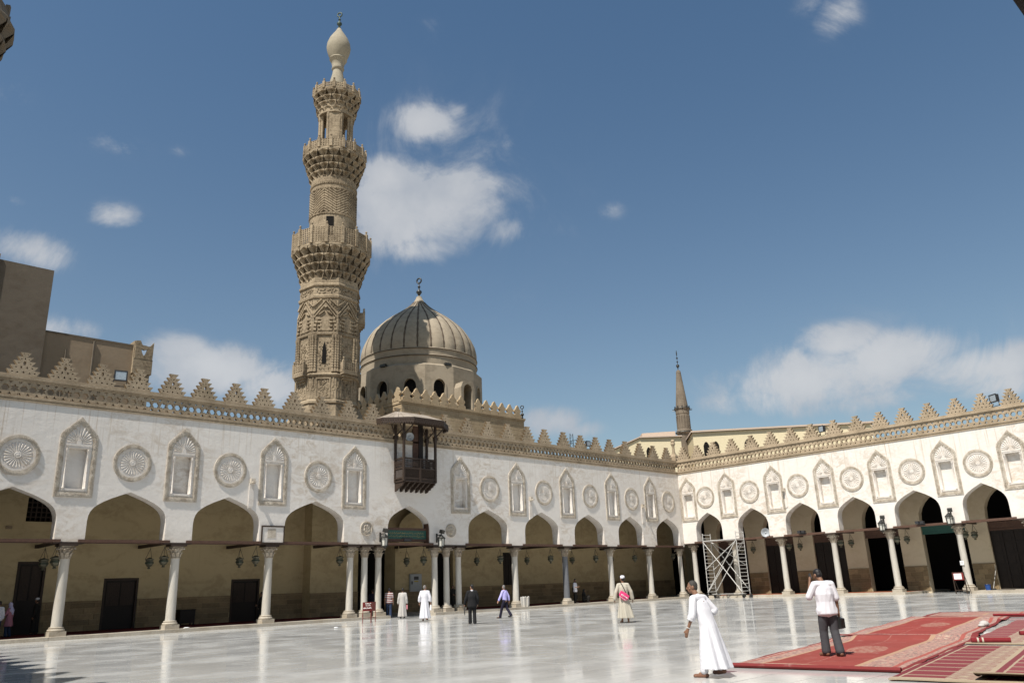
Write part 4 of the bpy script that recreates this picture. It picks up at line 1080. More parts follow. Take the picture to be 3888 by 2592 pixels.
# canopy: boards from the ridge at the wall to a half-octagon eave, with a fretted valance
eave = [(-2.85, -.02), (-2.75, -.55), (-1.15, -1.95), (1.35, -1.95), (2.75, -.75), (2.85, -.02)]; ridge = [(-1.35, -.02), (-1.3, -.06), (-1.0, -.25), (1.2, -.25), (1.45, -.06), (1.5, -.02)]
for k in range(5):
    (xa, ya), (xb, yb) = eave[k], eave[k + 1]; (ra, sa), (rb, sb) = ridge[k], ridge[k + 1]; nb = max(1, round(math.hypot(xb - xa, yb - ya) / .33))
    for j in range(nb):
        t0, t1 = j / nb + .006, (j + 1) / nb - .006; L = lambda p, q, t: p + (q - p) * t; dz = random.uniform(0, .015)
        v = [(L(xa, xb, t0), L(ya, yb, t0), 12.78 + dz), (L(xa, xb, t1), L(ya, yb, t1), 12.78 + dz), (L(ra, rb, t1), L(sa, sb, t1), 13.42 + dz), (L(ra, rb, t0), L(sa, sb, t0), 13.42 + dz)]
        link('canopy_board', MB().add(v + [(x, y, z - .04) for x, y, z in v], [(0, 1, 2, 3), (7, 6, 5, 4), (0, 4, 5, 1), (1, 5, 6, 2), (2, 6, 7, 3), (3, 7, 4, 0)]).mesh('canopy_board'), M['roofwood'], BAL)
    L_ = math.hypot(xb - xa, yb - ya); an = math.atan2(yb - ya, xb - xa); n = max(2, round(L_ / .16)); w_ = L_ / n
    out = [(0, 0), (0, -.30)]
    for j in range(n): out += [(w_ * (j + .5), -.46), (w_ * (j + 1), -.30)]
    out += [(L_, 0)]
    hl = [[(w_ * (j + .5) - .035, -.17), (w_ * (j + .5), -.12), (w_ * (j + .5) + .035, -.17), (w_ * (j + .5), -.25)] for j in range(n)]
    v_ = MB(); v_.plate(out[::-1], hl, -.02, .02, Matrix.Translation((xa, ya, 12.77)) @ Matrix.Rotation(an, 4, 'Z')); obj('valance', v_, W_, BAL)
cl = MB(); cl.add([(x, y, 12.70) for x, y in eave], [tuple(range(6))]); obj('canopy_soffit', cl, W_, BAL)
bd = MB(); bd.box((.15, -.06, 8.8), (.62, -.004, 12.6)); obj('door_leaf', bd, M['woodred'], BAL); bd = MB(); bd.box((.62, -.10, 8.8), (1.0, -.004, 12.7)); obj('door_jamb', bd, M['wooddark'], BAL)
def horn(name, loc, d, r, mt, label, cat='loudspeaker', group=None):
    h = MB(); h.lathe([(.03, -.36), (.09, -.35), (.09, -.22), (.05, -.2), (.06, -.12), (r * .45, -.05), (r * .8, 0), (r, .05), (r * 1.04, .05), (r * .98, .045), (r * .75, -.01), (r * .4, -.07), (.03, -.1)], 20)
    h.lathe([(.05, -.1), (.07, -.02), (.02, .02)], 10)
    q = Vector(d).to_track_quat('Z', 'Y').to_euler(); return tag(obj(name, h, mt, None, 40, loc=loc, rot=q), label, cat, group)
horn('loudspeaker', (-31.95, -.42, 11.72), (-.45, -.9, -.1), .28, M['greyhorn'], 'grey horn loudspeaker hanging under the wooden balcony canopy')

# ------------------------------------------------------------------ buildings behind the walls
BG = empty('block_building', (0, 0, 0)); tag(BG, 'tall dark cement block at the far left edge', 'building')
w = MB(); w.box((-60.0, 13.6, 0), (-51.75, 22, 23.5)); w.box((-60, 13.5, 0), (-55.0, 13.6, 23.7)); obj('wall', w, M['darkwall'], BG); w = MB(); w.box((-60, 13.5, 23.7), (-55, 22, 23.85)); obj('parapet', w, M['brownwall'], BG)
BG = empty('render_building', (0, 0, 0)); tag(BG, 'low brown rendered building with a small corner turret, left of the minaret', 'building')
w = MB(); w.box((-51.74, 14.0, 0), (-45.6, 24, 19.2)); obj('wall', w, M['brownwall'], BG); w = MB(); w.box((-51.74, 13.96, 19.2), (-45.6, 14.3, 19.32)); obj('parapet', w, M['darkwall'], BG)
w = MB(); w.tube((-48.6, 13.93, 10), (-48.6, 13.93, 19.1), .06, None, 6); w.tube((-50.3, 13.93, 12), (-50.3, 13.93, 18.2), .05, None, 6); obj('drain_pipe', w, M['darkwall'], BG)
w = MB(); w.box((-45.9, 13.8, 0), (-44.75, 15.2, 18.3)); w.box((-45.98, 13.7, 17.2), (-44.65, 15.3, 18.3)); obj('corner_turret', w, M['minaret'], BG)
w = MB(); w.plate([(-.62, 0), (.62, 0), (.64, 1.35), (.42, 1.05), (.30, .98), (.1, 1.02), (-.1, 1.02), (-.2, 1.1), (-.3, 1.35), (-.62, 1.3)], [[(-.22, .75), (0, .66), (.22, .75), (.14, .45), (0, .22), (-.14, .45)]], -.06, .1, Matrix.Translation((-45.3, 13.75, 18.3))); w.plate([(-.6, 0), (.6, 0), (.6, 1.3), (-.6, 1.3)], [], -.06, .06, Matrix.Translation((-45.92, 14.4, 18.3)) @ Matrix.Rotation(PI / 2, 4, 'Z')); obj('turret_crest', w, M['minaret'], BG)
CRM = empty('cream_building', (0, 0, 0)); tag(CRM, 'long cream building rising behind the right arcade wall', 'building')
def slab(name, par, pts, z0, z1, mt, cap=None):
    n = len(pts); mb = MB(); mb.add([(x, y, z0) for x, y in pts] + [(x, y, z1) for x, y in pts], [tuple(range(n, 2 * n))] + [(i, (i + 1) % n, n + (i + 1) % n, n + i) for i in range(n)]); o = obj(name, mb, mt, par)
    return o
P1, P2 = Vector((20.81, 11.48)), Vector((35.15, -5.05)); dr = (P2 - P1).normalized(); nr = Vector((-dr.y, dr.x)) * -1
if nr.x < 0: nr = -nr
wall_pts = [P1, P2, P2 + nr * 12, P1 + nr * 12]
slab('wall', CRM, [tuple(p) for p in wall_pts], 0, 19.3, M['cream'])
o_ = [P1 - dr * .2 - nr * .3, P2 + dr * .4 - nr * .3, P2 + nr * 12 + dr * .4, P1 + nr * 12 - dr * .2]
slab('roof_cornice', CRM, [tuple(p) for p in o_], 19.3, 19.52, M['pinkwall'])
def face_at(P, d, s, z, w_, h, name, mt, arch=True):
    mb = MB(); pts = [(-w_ / 2, z), (w_ / 2, z), (w_ / 2, z + h * .75), (w_ * .25, z + h * .93), (0, z + h), (-w_ * .25, z + h * .93), (-w_ / 2, z + h * .75)]
    q = P + d * s; mb.plate(pts, [], -.03, .12, Matrix.Translation((q.x, q.y, 0)) @ Matrix.Rotation(math.atan2(d.y, d.x), 4, 'Z')); return obj(name, mb, mt, CRM)
for s in (1.55, 2.75, 6.6): face_at(P1, dr, s, 16.1, .72, 2.0, 'arched_window', M['void'])
Lc, Lm, Lr = Vector((19.95, 24.41)), Vector((14.94, 15.3)), Vector((18.72, 11.89))
slab('wing_wall', CRM, [tuple(Lm), tuple(Lr), tuple(Lr + Vector((6, 5))), tuple(Lc + Vector((4, 3))), tuple(Lc)], 0, 18.65, M['cream'])
slab('wing_cornice', CRM, [tuple(Lm + Vector((-.25, -.1))), tuple(Lr + Vector((-.1, -.3))), tuple(Lr + Vector((6, 5))), tuple(Lc + Vector((4, 3))), tuple(Lc + Vector((-.3, 0)))], 18.65, 18.8, M['pinkwall'])
d2 = (Lr - Lm).normalized(); face_at(Lm, d2, .95, 15.6, .62, 1.9, 'arched_window', M['void'])
slab('roof_room', CRM, [(19.0, 18.0), (21.6, 14.6), (25, 17), (22, 21)], 18.8, 20.1, M['pinkwall'])
M['darkstone'] = stone('grey_brown_stone', (.20, .165, .125), (.12, .095, .07), 1)
# slim conical minaret far behind the corner
px = Vector((19.15, 11.6, 0)); cdir = (Vector((27.45, 17.1, 0)) - Vector((-63.98, -44.06, 0))).normalized(); CONE = Vector((-63.98, -44.06, 0)) + cdir * 108
CM = empty('slim_minaret', CONE); CM.scale = (.66, .66, 1); tag(CM, 'slender distant minaret with a pointed conical roof above the cream building', 'minaret')
zt2 = 1.687
def zz(v): return 1.687 + (v - 1.687) * 108 / 110
s_ = MB(); s_.lathe([(1.42, 0), (1.42, zz(20.6)), (1.62, zz(20.8)), (1.62, zz(21.2)), (1.38, zz(21.3)), (1.34, zz(23.4)), (1.42, zz(23.5)), (1.42, zz(24.0)), (1.5, zz(24.1)), (1.5, zz(24.3))], 16); obj('shaft', s_, M['darkstone'], CM, 30)
s_ = MB(); s_.lathe([(1.28, zz(24.3)), (.50, zz(29.3)), (.52, zz(29.35)), (.40, zz(29.7)), (.08, zz(29.85))], 12); obj('cone_roof', s_, M['darkstone'], CM, 20)
s_ = MB(); s_.torus((0, 0, zz(24.25)), 1.62, .05, 24, 6); s_.torus((0, 0, zz(20.9)), 1.75, .06, 24, 6)
for k in range(10): a = TAU * k / 10; s_.box((1.5 * cos(a) - .08, 1.5 * sin(a) - .08, zz(24.2)), (1.5 * cos(a) + .08, 1.5 * sin(a) + .08, zz(24.55))); s_.tube((1.3 * cos(a), 1.3 * sin(a), zz(24.0)), (2.1 * cos(a), 2.1 * sin(a), zz(24.1)), .04, None, 5); s_.tube((1.5 * cos(a), 1.5 * sin(a), zz(20.8)), (2.2 * cos(a), 2.2 * sin(a), zz(20.9)), .04, None, 5)
obj('lamp_ring', s_, M['metal_dark'], CM)
s_ = MB()
for j in range(8):
    for k in range(16): T = Matrix.Rotation(TAU * k / 16, 4, 'Z') @ Matrix.Translation((1.36, 0, zz(21.5 + j * .23))) @ Matrix.Rotation(R(38), 4, 'X'); s_.box((-.02, -.2, -.03), (.04, .2, .03), T)
tag(obj('twisted_relief', s_, M['darkstone'], CM), kind='stuff')
f = MB(); z0 = zz(29.8); f.lathe([(.08, z0), (.10, z0 + .3), (.36, z0 + .55), (.30, z0 + .75), (.06, z0 + .85), (.06, z0 + 1.05), (.2, z0 + 1.2), (.05, z0 + 1.3), (.05, z0 + 1.55), (.23, z0 + 1.75), (.05, z0 + 1.85), (.05, z0 + 2.0), (.12, z0 + 2.3), (.1, z0 + 2.6), (.02, z0 + 2.9)], 10); obj('finial', f, M['metal_dark'], CM, 40)
# pale dome peeping over the wall right of the domed building
hd = MB(); hd.lathe([(4.6, 0), (4.6, 16.6), (4.55, 18.0), (4.2, 19.3), (3.4, 20.7), (2.2, 21.9), (1.0, 22.8), (.2, 23.2)], 28); tag(obj('pale_dome', hd, M['cream'], None, 40, loc=(5.2, 31.5, 0)), 'pale cream dome half hidden behind the stone building with the ribbed dome', 'dome')
# neighbouring minaret gallery at the far left edge; its dark colour carries the stone's shade
NM = empty('neighbour_minaret', (-60.62, 7.2, 0)); tag(NM, 'shadowed minaret gallery cut by the upper left corner of the view', 'minaret')
s_ = MB(); s_.lathe([(2.2, 0), (2.2, 31.9)], 8, None, A8); s_.lathe([(2.0, 35.5), (2.0, 44)], 8, None, A8); obj('shaft', s_, M['darkwall'], NM)
tag(obj('muqarnas', muqarnas(31.7, 35.6, 2.3, 3.35, 18), M['darkwall'], NM), kind='stuff'); s_ = MB(); s_.lathe([(3.30, 35.6), (2.95, 36.9), (2.8, 36.95), (2.8, 35.7)], 16); obj('parapet', s_, M['darkwall'], NM)
for k in range(16): a = TAU * k / 16; s_ = MB(); s_.box((-.12, -.12, 35.7), (.12, .12, 37.2)); obj('post', s_, M['darkwall'], NM, loc=(2.92 * cos(a), 2.92 * sin(a), 0), rot=(0, 0, a))
# wooden canopy on the south wall whose eave shows in the upper right corner
SC = empty('wooden_canopy', (-52.6, -45.3, 0)); tag(SC, 'dark wooden canopy eave cut by the upper right corner of the view', 'canopy')
v = [(-2.5, 0, 9.6), (-2.5, 2.88, 9.15), (4, 2.78, 9.15), (4, 0, 9.6)]; c = MB(); c.add(v + [(x, y, z + .14) for x, y, z in v], [(0, 1, 2, 3), (7, 6, 5, 4), (0, 4, 5, 1), (1, 5, 6, 2), (2, 6, 7, 3), (3, 7, 4, 0)]); obj('canopy_roof', c, M['wooddark'], SC)
for x in (-2.0, .7, 3.4): c = MB(); c.tube((x, .02, 7.4), (x, 2.2, 9.2), .08); obj('strut', c, M['wooddark'], SC)
# ------------------------------------------------------------------ lamps, lanterns, signs
def make_lantern():
    r = empty('hanging_lantern')
    b_ = MB(); b_.lathe([(.04, -.40), (.10, -.38), (.07, -.33), (.05, -.30), (.14, -.24), (.20, -.16), (.225, -.06), (.20, .02), (.19, .06), (.24, .10), (.25, .14), (.22, .15), (.14, .19), (.03, .24)], 12, star=.05, starn=6); obj('lantern_body', b_, M['lantern'], r, 30)
    g = MB(); g.lathe([(.235, -.10), (.235, -.03)], 12, cap=False)
    for k in range(6): a = TAU * k / 6; g.torus((.205 * cos(a), .205 * sin(a), -.06), .045, .014, 8, 4)
    obj('lantern_band', g, M['copper'], r)
    c = MB()
    for k in range(3): a = TAU * k / 3 + .5; c.tube((.23 * cos(a), .23 * sin(a), .13), (0, 0, .72), .012, None, 4)
    c.tube((0, 0, .70), (0, 0, .95), .012, None, 4); obj('chain', c, M['metal_dark'], r); return r
LAN = None
def lantern(p, label):
    global LAN
    if LAN is None: LAN = make_lantern(); o = LAN
    else: o = copy_tree(LAN)
    o.location = p; o.rotation_euler = (0, 0, random.uniform(0, 1)); tag(o, label, 'lantern', 'brass lanterns hanging in the galleries')
def beam(par, x, d0, d1, z, name='lantern_beam'):
    b_ = MB(); b_.box((x - .09, d0, z - .09), (x + .09, d1, z + .09)); obj(name, b_, M['wood'], par)
lineA = [(52.3, 'first'), (46.9, 'second'), (41.5, 'third')]
for s, w_ in lineA:
    beam(ARC_A, -s, .76, 5.98, 4.66)
    for d, q in ((2.0, 'front'), (4.15, 'back')): lantern(PA(s, d, 3.75), f'{q} lantern of the pair behind the {w_} column from the left')
beam(ARC_A, -35.9, .76, 4.98, 4.66); lantern(PA(35.6, 2.2, 3.72), 'lantern half hidden behind the triple columns left of the doorway')
beam(ARC_A, -29.25, .76, 4.98, 4.66)
for d, q in ((1.6, 'front'), (3.6, 'back')): lantern(PA(29.25, d, 3.66), f'{q} lantern in the middle doorway under the green sign')
for s, w_ in ((21.65, 'first cream column right of the doorway'), (16.1, 'dark grey marble column'), (10.5, 'second column left of the inner corner'), (5.12, 'column next to the inner corner')):
    beam(ARC_A, -s, .76, 5.98, 4.66)
    for d, q in ((1.95, 'front'), (4.7, 'back')): lantern(PA(s, d, 3.70), f'{q} lantern behind the {w_}')
lantern(PA(-.7, 1.9, 3.85), 'lantern in the dark corner where the two galleries meet')
for s, w_ in ((5.1, 'column inside the scaffold tower'), (9.75, 'column right of the scaffold tower'), (14.35, 'column behind the man on the phone'), (18.9, 'column with the first wall lamp on the right'), (23.85, 'column with the paper notice')):
    beam(ARC_B, s, .76, 3.98, 4.92)
    for d, q in ((1.5, 'front'), (3.35, 'back')): lantern(PB(s, d, 4.08), f'{q} lantern behind the {w_}')

def wall_lamp(p, rz, label, flood=True):
    r = empty('wall_lamp', p, (0, 0, rz)); tag(r, label, 'wall lamp', 'lantern lamps on the arcade walls')
    b_ = MB(); b_.box((-.05, -.05, -.25), (.05, 0, .35)); b_.tube((0, -.02, .22), (0, -.5, .26), .03); b_.tube((0, -.02, -.1), (0, -.42, .24), .02); obj('bracket', b_, M['metal_dark'], r)
    h = MB(); h.lathe([(.02, .30), (.04, .26), (.30, .02), (.30, -.02), (.24, -.03)], 6); h.lathe([(.20, -.50), (.22, -.53), (.12, -.60), (.03, -.68)], 6); T = [(.24, -.03), (.20, -.5)]
    for k in range(6): a = TAU * k / 6; h.tube((.24 * cos(a), .24 * sin(a), -.03), (.20 * cos(a), .20 * sin(a), -.5), .022, None, 4)
    obj('lamp_housing', h, M['metal_dark'], r, loc=(0, -.52, 0)); g = MB(); g.lathe([(.205, -.035), (.17, -.5)], 6); obj('lamp_glass', g, M['glass'], r, loc=(0, -.52, 0))
    if flood:
        f = MB(); f.box((-.16, -.12, .36), (.16, .12, .60)); f.tube((0, 0, .24), (0, 0, .4), .03); obj('floodlight_head', f, M['metal_dark'], r, loc=(.08, -.3, 0), rot=(R(20), 0, R(15)))
    return r
wall_lamp(PA(34.0, -.01, 4.95), 0, 'lantern wall lamp left of the middle doorway arch'); wall_lamp(PA(29.35, -.01, 4.95), 0, 'lantern wall lamp right of the middle doorway arch')
wall_lamp(PB(18.8, -.01, 5.2), RB, 'lantern wall lamp over the right arcade, nearer the scaffold'); wall_lamp(PB(23.7, -.01, 5.3), RB, 'lantern wall lamp above the column with the paper notice')

def floodlight(p, rz, label, s=1.0):
    r = empty('floodlight', p, (0, 0, rz)); tag(r, label, 'floodlight', 'floodlights on the parapets'); r.scale = (s, s, s)
    b_ = MB(); b_.box((-.30, -.12, 0), (.30, .12, .52)); b_.box((-.33, -.15, -.03), (.33, -.11, .03)); b_.box((-.33, -.15, .49), (.33, -.11, .55)); b_.box((-.33, -.15, .03), (-.27, -.11, .49)); b_.box((.27, -.15, .03), (.33, -.11, .49)); obj('housing', b_, M['black'], r)
    g = MB(); g.box((-.265, -.135, .035), (.265, -.121, .485)); obj('lens', g, M['lens'], r); st = MB(); st.box((-.34, -.03, -.32), (-.31, .03, .3)); st.box((.31, -.03, -.32), (.34, .03, .3)); st.box((-.31, -.03, -.32), (.31, .03, -.29)); obj('stand', st, M['black'], r)
floodlight(PA(50.7, .35, 13.05), R(-12), 'floodlight with a pale glass between battlements on the left parapet'); floodlight(PA(12.45, .35, 12.95), 0, 'small floodlight on the parapet left of the inner corner', .8)
floodlight(PB(14.85, .35, 13.0), RB + R(-25), 'floodlight on the right parapet before the cream building', .95); floodlight(PB(28.0, .3, 13.0), RB + R(-30), 'floodlight on the right parapet against the sky')
def spot(p, rz, label):
    b_ = MB(); b_.box((-.30, -.35, .0), (-.05, -.05, .22)); b_.box((.02, -.3, .02), (.28, -.02, .2)); b_.box((-.2, -.1, -.06), (.3, .1, .02)); tag(obj('twin_spotlight', b_, M['black'], None, loc=p, rot=(0, 0, rz)), label, 'spotlight', 'twin spotlights on the tie beams')
spot(PB(12.0, 0, 4.95), RB, 'twin spotlight on the tie beam right of the horn loudspeaker'); spot(PB(21.5, 0, 4.95), RB, 'twin spotlight on the tie beam between the two wall lamps')
horn('loudspeaker', tuple(PB(8.6, -.05, 5.25)), tuple((C_ := Vector((-63.98, -44.06, 1.7))) - PB(8.6, 0, 6.2)), .36, M['greyhorn'], 'white horn loudspeaker under the arch beside the scaffold')

# plaque over the third column, drain spouts
pq = empty('wall_plaque', PA(41.52, -.012, 4.56)); tag(pq, 'white framed stone tablet over the third column from the left', 'plaque')
b_ = MB(); b_.box((-.66, -.05, .05), (.66, .01, .92)); obj('tablet', b_, M['white'], pq); b_ = MB(); b_.box((-.72, -.09, .92), (.72, .012, 1.0)); b_.box((-.72, -.08, -.03), (.72, .012, .05)); b_.box((-.72, -.08, .05), (-.66, .012, .92)); b_.box((.66, -.08, .05), (.72, .012, .92)); obj('frame', b_, M['wood'], pq)
b_ = MB(); b_.box((-.34, -.062, .30), (.18, -.05, .82)); obj('inscription', b_, M['carved'], pq)
def spout(p, rz, label):
    r = empty('drain_spout', p, (0, 0, rz)); tag(r, label, 'drain spout', 'stone drain spouts')
    b_ = MB(); b_.box((-.13, -.22, -.12), (.13, .02, .16)); b_.box((-.09, -.42, -.10), (.09, -.22, -.02)); obj('spout_head', b_, M['carved'], r)
    c = MB(); c.plate([(-.16, -1.55), (.16, -1.4), (.13, -.12), (-.13, -.12)], [], -.05, .01); obj('stained_channel', c, M['niche'], r)
for s, w_ in ((43.0, 'left of the framed tablet'), (20.1, 'right of the balcony, beside a niche'), (6.0, 'near the inner corner')): spout(PA(s, 0, 8.05), 0, f'stone drain spout on the left wall {w_}')
spout(PB(10.85, 0, 8.6), RB, 'stone drain spout on the right wall above the loudspeaker')

gs = empty('green_sign', PA(31.62, .30, 4.9)); tag(gs, 'green lettered board across the middle doorway arch', 'sign')
b_ = MB(); b_.box((-1.66, 0, .03), (1.60, .08, .60)); obj('board', b_, M['green_sign'], gs); b_ = MB(); b_.box((-1.68, -.03, .60), (1.62, .1, .76)); b_.box((-1.68, -.03, -.14), (1.62, .1, .03)); b_.box((1.62, -.22, -.35), (1.80, .3, 1.15)); obj('frame', b_, M['woodred'], gs)
rs = random.Random(21); b_ = MB()
def script_line(mb, x0, x1, z, h, r, T=None):
    x = x0
    while x < x1:
        w_ = rs.uniform(.5, 1.4) * h; pts = [(x, z + rs.uniform(-.1, .2) * h), (x + w_ * .3, z + rs.uniform(.2, 1) * h), (x + w_ * .55, z + rs.uniform(-.2, .3) * h), (x + w_, z + rs.uniform(-.1, .5) * h)]
        for a, c in zip(pts, pts[1:]): mb.tube((a[0], 0, a[1]), (c[0], 0, c[1]), r, None, 4, T)
        if rs.random() < .5: mb.tube((x + w_ * .5, 0, z - .5 * h), (x + w_ * .6, 0, z - .42 * h), r * 1.3, None, 4, T)
        x += w_ * 1.15
for z in (.38, .18): script_line(b_, -1.5, 1.4, z, .12, .012)
tag(obj('lettering', b_, M['gold'], gs, loc=(0, -.008, 0)), kind='stuff')
b_ = MB(); b_.box((-.28, -.12, -.12), (.28, 0, .06)); b_.box((-.45, -.06, .06), (.45, -.035, .1)); obj('lamp_box', b_, M['black'], gs)

eb = empty('electric_cabinet', PA(27.5, 4.98, 1.55)); tag(eb, 'grey electric cabinet on the pier inside the middle doorway', 'cabinet')
b_ = MB(); b_.box((-.52, -.16, 0), (.52, 0, 1.22)); obj('case', b_, M['grey_paint'], eb); b_ = MB(); b_.box((-.48, -.18, .04), (.48, -.161, 1.18)); obj('door', b_, M['grey_paint'], eb)
b_ = MB(); b_.box((-.20, -.19, .82), (.22, -.181, 1.05)); obj('vent', b_, M['black'], eb); b_ = MB(); b_.box((-.18, -.188, .66), (.2, -.181, .74)); obj('warning_label', b_, simple('yellow_label', (.5, .38, .06)), eb); b_ = MB(); b_.box((-.42, -.24, .5), (-.36, -.181, .72)); obj('handle', b_, M['black'], eb)
be = MB(); be.box((-.45, -.3, .55), (.45, .3, .83)); be.box((-.48, -.33, .83), (.48, .33, .88)); [be.box((x - .04, y - .04, 0), (x + .04, y + .04, .55)) for x in (-.4, .4) for y in (-.25, .25)]; be.box((-.42, -.28, .12), (.42, .28, .55)); tag(obj('low_cupboard', be, M['wooddark'], None, loc=PA(44.15, 5.2, .17)), 'low dark cupboard against the gallery wall by the second column', 'cupboard')

# red folding notice board left of the doorway
sg = empty('notice_stand', (-37.45, -4.1, 0), (0, 0, R(8))); tag(sg, 'dark red folding notice stand with white lettering left of the doorway', 'sign')
def panel(par, p0, p1, z0, z1, nm, text):
    p0, p1 = Vector(p0), Vector(p1); L = (p1 - p0).length; an = math.atan2(p1.y - p0.y, p1.x - p0.x); b_ = MB(); b_.box((0, -.015, z0), (L, .015, z1)); o = obj(nm, b_, M['redboard'], par, loc=(p0.x, p0.y, 0), rot=(0, 0, an))
    for x in (.015, L - .015): l_ = MB(); l_.box((x - .015, -.014, 0), (x + .015, .014, z0)); obj('leg', l_, M['redboard'], par, loc=(p0.x, p0.y, 0), rot=(0, 0, an))
    l_ = MB(); l_.box((.03, -.01, .25), (L - .03, .01, .28)); obj('stretcher', l_, M['redboard'], par, loc=(p0.x, p0.y, 0), rot=(0, 0, an))
    if text:
        t = MB(); script_line(t, .16, L - .06, z1 - .10, .06, .010); script_line(t, .18, L - .08, z1 - .20, .045, .009); script_line(t, .05, L - .06, z1 - .34, .07, .012); tag(obj('lettering', t, M['letters'], o, loc=(0, -.017, 0)), kind='stuff')
    return o
panel(sg, (-.58, -.10, 0), (-.05, -.22, 0), .62, 1.10, 'front_board', True); panel(sg, (-.04, -.22, 0), (.58, .12, 0), .60, 1.10, 'side_board', False)

s2 = empty('notice_board', PB(23.68, -.85, 0), (0, 0, RB + R(-14))); tag(s2, 'small framed notice board with a white sheet by the right-hand entrance', 'sign')
b_ = MB(); b_.box((-.40, -.02, .92), (.40, .02, 1.42)); obj('board', b_, M['redboard'], s2); b_ = MB()
for x in (-.42, .42): b_.box((x - .025, -.03, 0), (x + .025, .03, 1.45))
b_.box((-.395, -.03, 1.42), (.395, .03, 1.46)); b_.box((-.395, -.03, .22), (.395, .03, .27)); obj('frame', b_, M['wood'], s2); b_ = MB()
for x in (-.42, .42): b_.tube((x, .03, 1.2), (x, .45, 0), .02, None, 5)
obj('prop', b_, M['wood'], s2); b_ = MB(); b_.box((-.33, -.028, .98), (.24, -.021, 1.36)); obj('sheet', b_, M['paper'], s2)
b_ = MB(); [b_.box((-.22, -.031, 1.28 - .07 * k), (.14 - .05 * (k % 2), -.0285, 1.295 - .07 * k)) for k in range(4)]; obj('print', b_, M['ink'], s2)
pn = MB(); pn.box((-.17, -.275, 1.92), (.17, -.262, 2.22)); o = tag(obj('paper_notice', pn, M['paper'], None, loc=PB(23.85, .37, 0), rot=(0, 0, RB + R(-25))), 'white paper notice stuck on a column of the right arcade', 'notice'); b_ = MB(); [b_.box((-.10, -.2785, 2.12 - .05 * k), (.10, -.2755, 2.13 - .05 * k)) for k in range(3)]; obj('print', b_, M['ink'], o)
bu = empty('bucket', PB(24.75, 1.2, .155)); tag(bu, 'blue plastic bucket on the step by the right-hand entrance', 'bucket')
b_ = MB(); b_.lathe([(.155, 0), (.19, .36), (.205, .36), (.205, .385), (.185, .385), (.15, .03), (.01, .03)], 20, cap=False); obj('pail', b_, M['blue'], bu, 40); b_ = MB()
for k in range(8): a0, a1 = PI * k / 8, PI * (k + 1) / 8; b_.tube((.2 * cos(a0), .02 * sin(a0), .37 + .05 * sin(a0)), (.2 * cos(a1), .02 * sin(a1), .37 + .05 * sin(a1)), .008, None, 4)
obj('handle', b_, M['steel'], bu)
b_ = MB(); b_.tube(PB(24.95, 1.55, .2), PB(24.7, 3.85, 1.75), .018, None, 6); br_ = tag(obj('broom', b_, M['steel'], None), 'broom leaning on the stone dado beside the blue bucket', 'broom'); c = MB(); c.box((-.2, -.05, 0), (.2, .05, .12)); obj('bristles', c, M['black'], br_, loc=PB(24.95, 1.5, .152), rot=(0, 0, RB))
c = MB(); c.box((0, 0, .0), (1.0, .55, .03)); tag(obj('doormat', c, M['wooddark'], None, loc=PB(25.3, 1.15, .152), rot=(0, 0, RB)), 'dark mat on the step right of the blue bucket', 'mat')
for k, (dx, tl) in enumerate(((0, 14), (.2, 17), (.42, 20))):
    b_ = MB(); b_.box((-.14, -.04, 0), (.14, .04, .72)); tag(obj('marble_slab', b_, M['slabstone'], None, loc=PA(21.32 - dx, .02 - .06 * k, .165), rot=(R(8), R(-tl * .55), R(14 * k - 10))), ['loose marble slab against the column base', 'middle loose marble slab of the three beside the column', 'outermost loose marble slab, leaning most'][k], 'slab', 'loose marble slabs')

# ------------------------------------------------------------------ scaffold tower on wheels
SF = empty('scaffold_tower', PB(5.28, -1.55, 0), (0, 0, RB + R(2))); tag(SF, 'pale metal scaffold tower on castors in front of the right arcade', 'scaffold')
hw_, hd_ = 1.65, .62; S_ = M['steel']
def frame_(x):
    ty = MB(); ty.tube((x, 0, .30), (x, 0, 5.4), .032, None, 8); return ty
for x in (-hw_, hw_):
    for y in (-hd_, hd_):
        t = MB(); t.tube((x, y, .28), (x, y, 5.45), .038, None, 8); obj('upright', t, S_, SF, 60)
    k = 0; z = .55
    while z < 5.35:
        t = MB(); t.tube((x, -hd_, z), (x, hd_, z), .026, None, 6); obj('rung', t, S_, SF); z += .30
def brace(p, q, r=.035): t = MB(); t.tube(p, q, r, None, 6); obj('brace', t, S_, SF)
for y in (-hd_ - .05, hd_ + .05):
    brace((-hw_, y, 4.75), (hw_, y, .55)); brace((hw_, y, 4.75), (-hw_, y, .55)); brace((-hw_, y, 4.75), (hw_, y, 2.6)) if y > 0 else brace((-hw_, y, .5), (hw_ * .1, y, 2.6)); brace((hw_, y, 4.7), (-hw_, y, 2.4))
brace((-hw_, -hd_, 4.82), (hw_, -hd_, 4.82), .04); brace((-hw_, hd_, 4.82), (hw_, hd_, 4.82), .04); brace((-hw_, 0, .34), (hw_, 0, .34), .03)
for k in range(3): t = MB(); t.box((-hw_, -hd_ + .1 + k * .36, 4.78), (hw_, -hd_ + .42 + k * .36, 4.83)); obj('platform_board', t, S_, SF)
for x in (-hw_ - .15, hw_ + .1):
    for y in (-hd_, hd_):
        r_ = MB(); T = Matrix.Translation((x, y, .14)) @ Matrix.Rotation(PI / 2, 4, 'X'); r_.lathe([(.13, -.035), (.14, -.02), (.14, .02), (.13, .035)], 16, T); w2 = obj('castor', r_, M['black'], SF, 40); c = MB(); c.box((x - .05, y - .06, .12), (x + .05, y - .04, .34)); c.box((x - .05, y + .04, .12), (x + .05, y + .06, .34)); c.tube((x, y, .3), (x + (.15 if x < 0 else -.1), y, .34), .035, None, 6); obj('castor_fork', c, M['metal_dark'], w2)
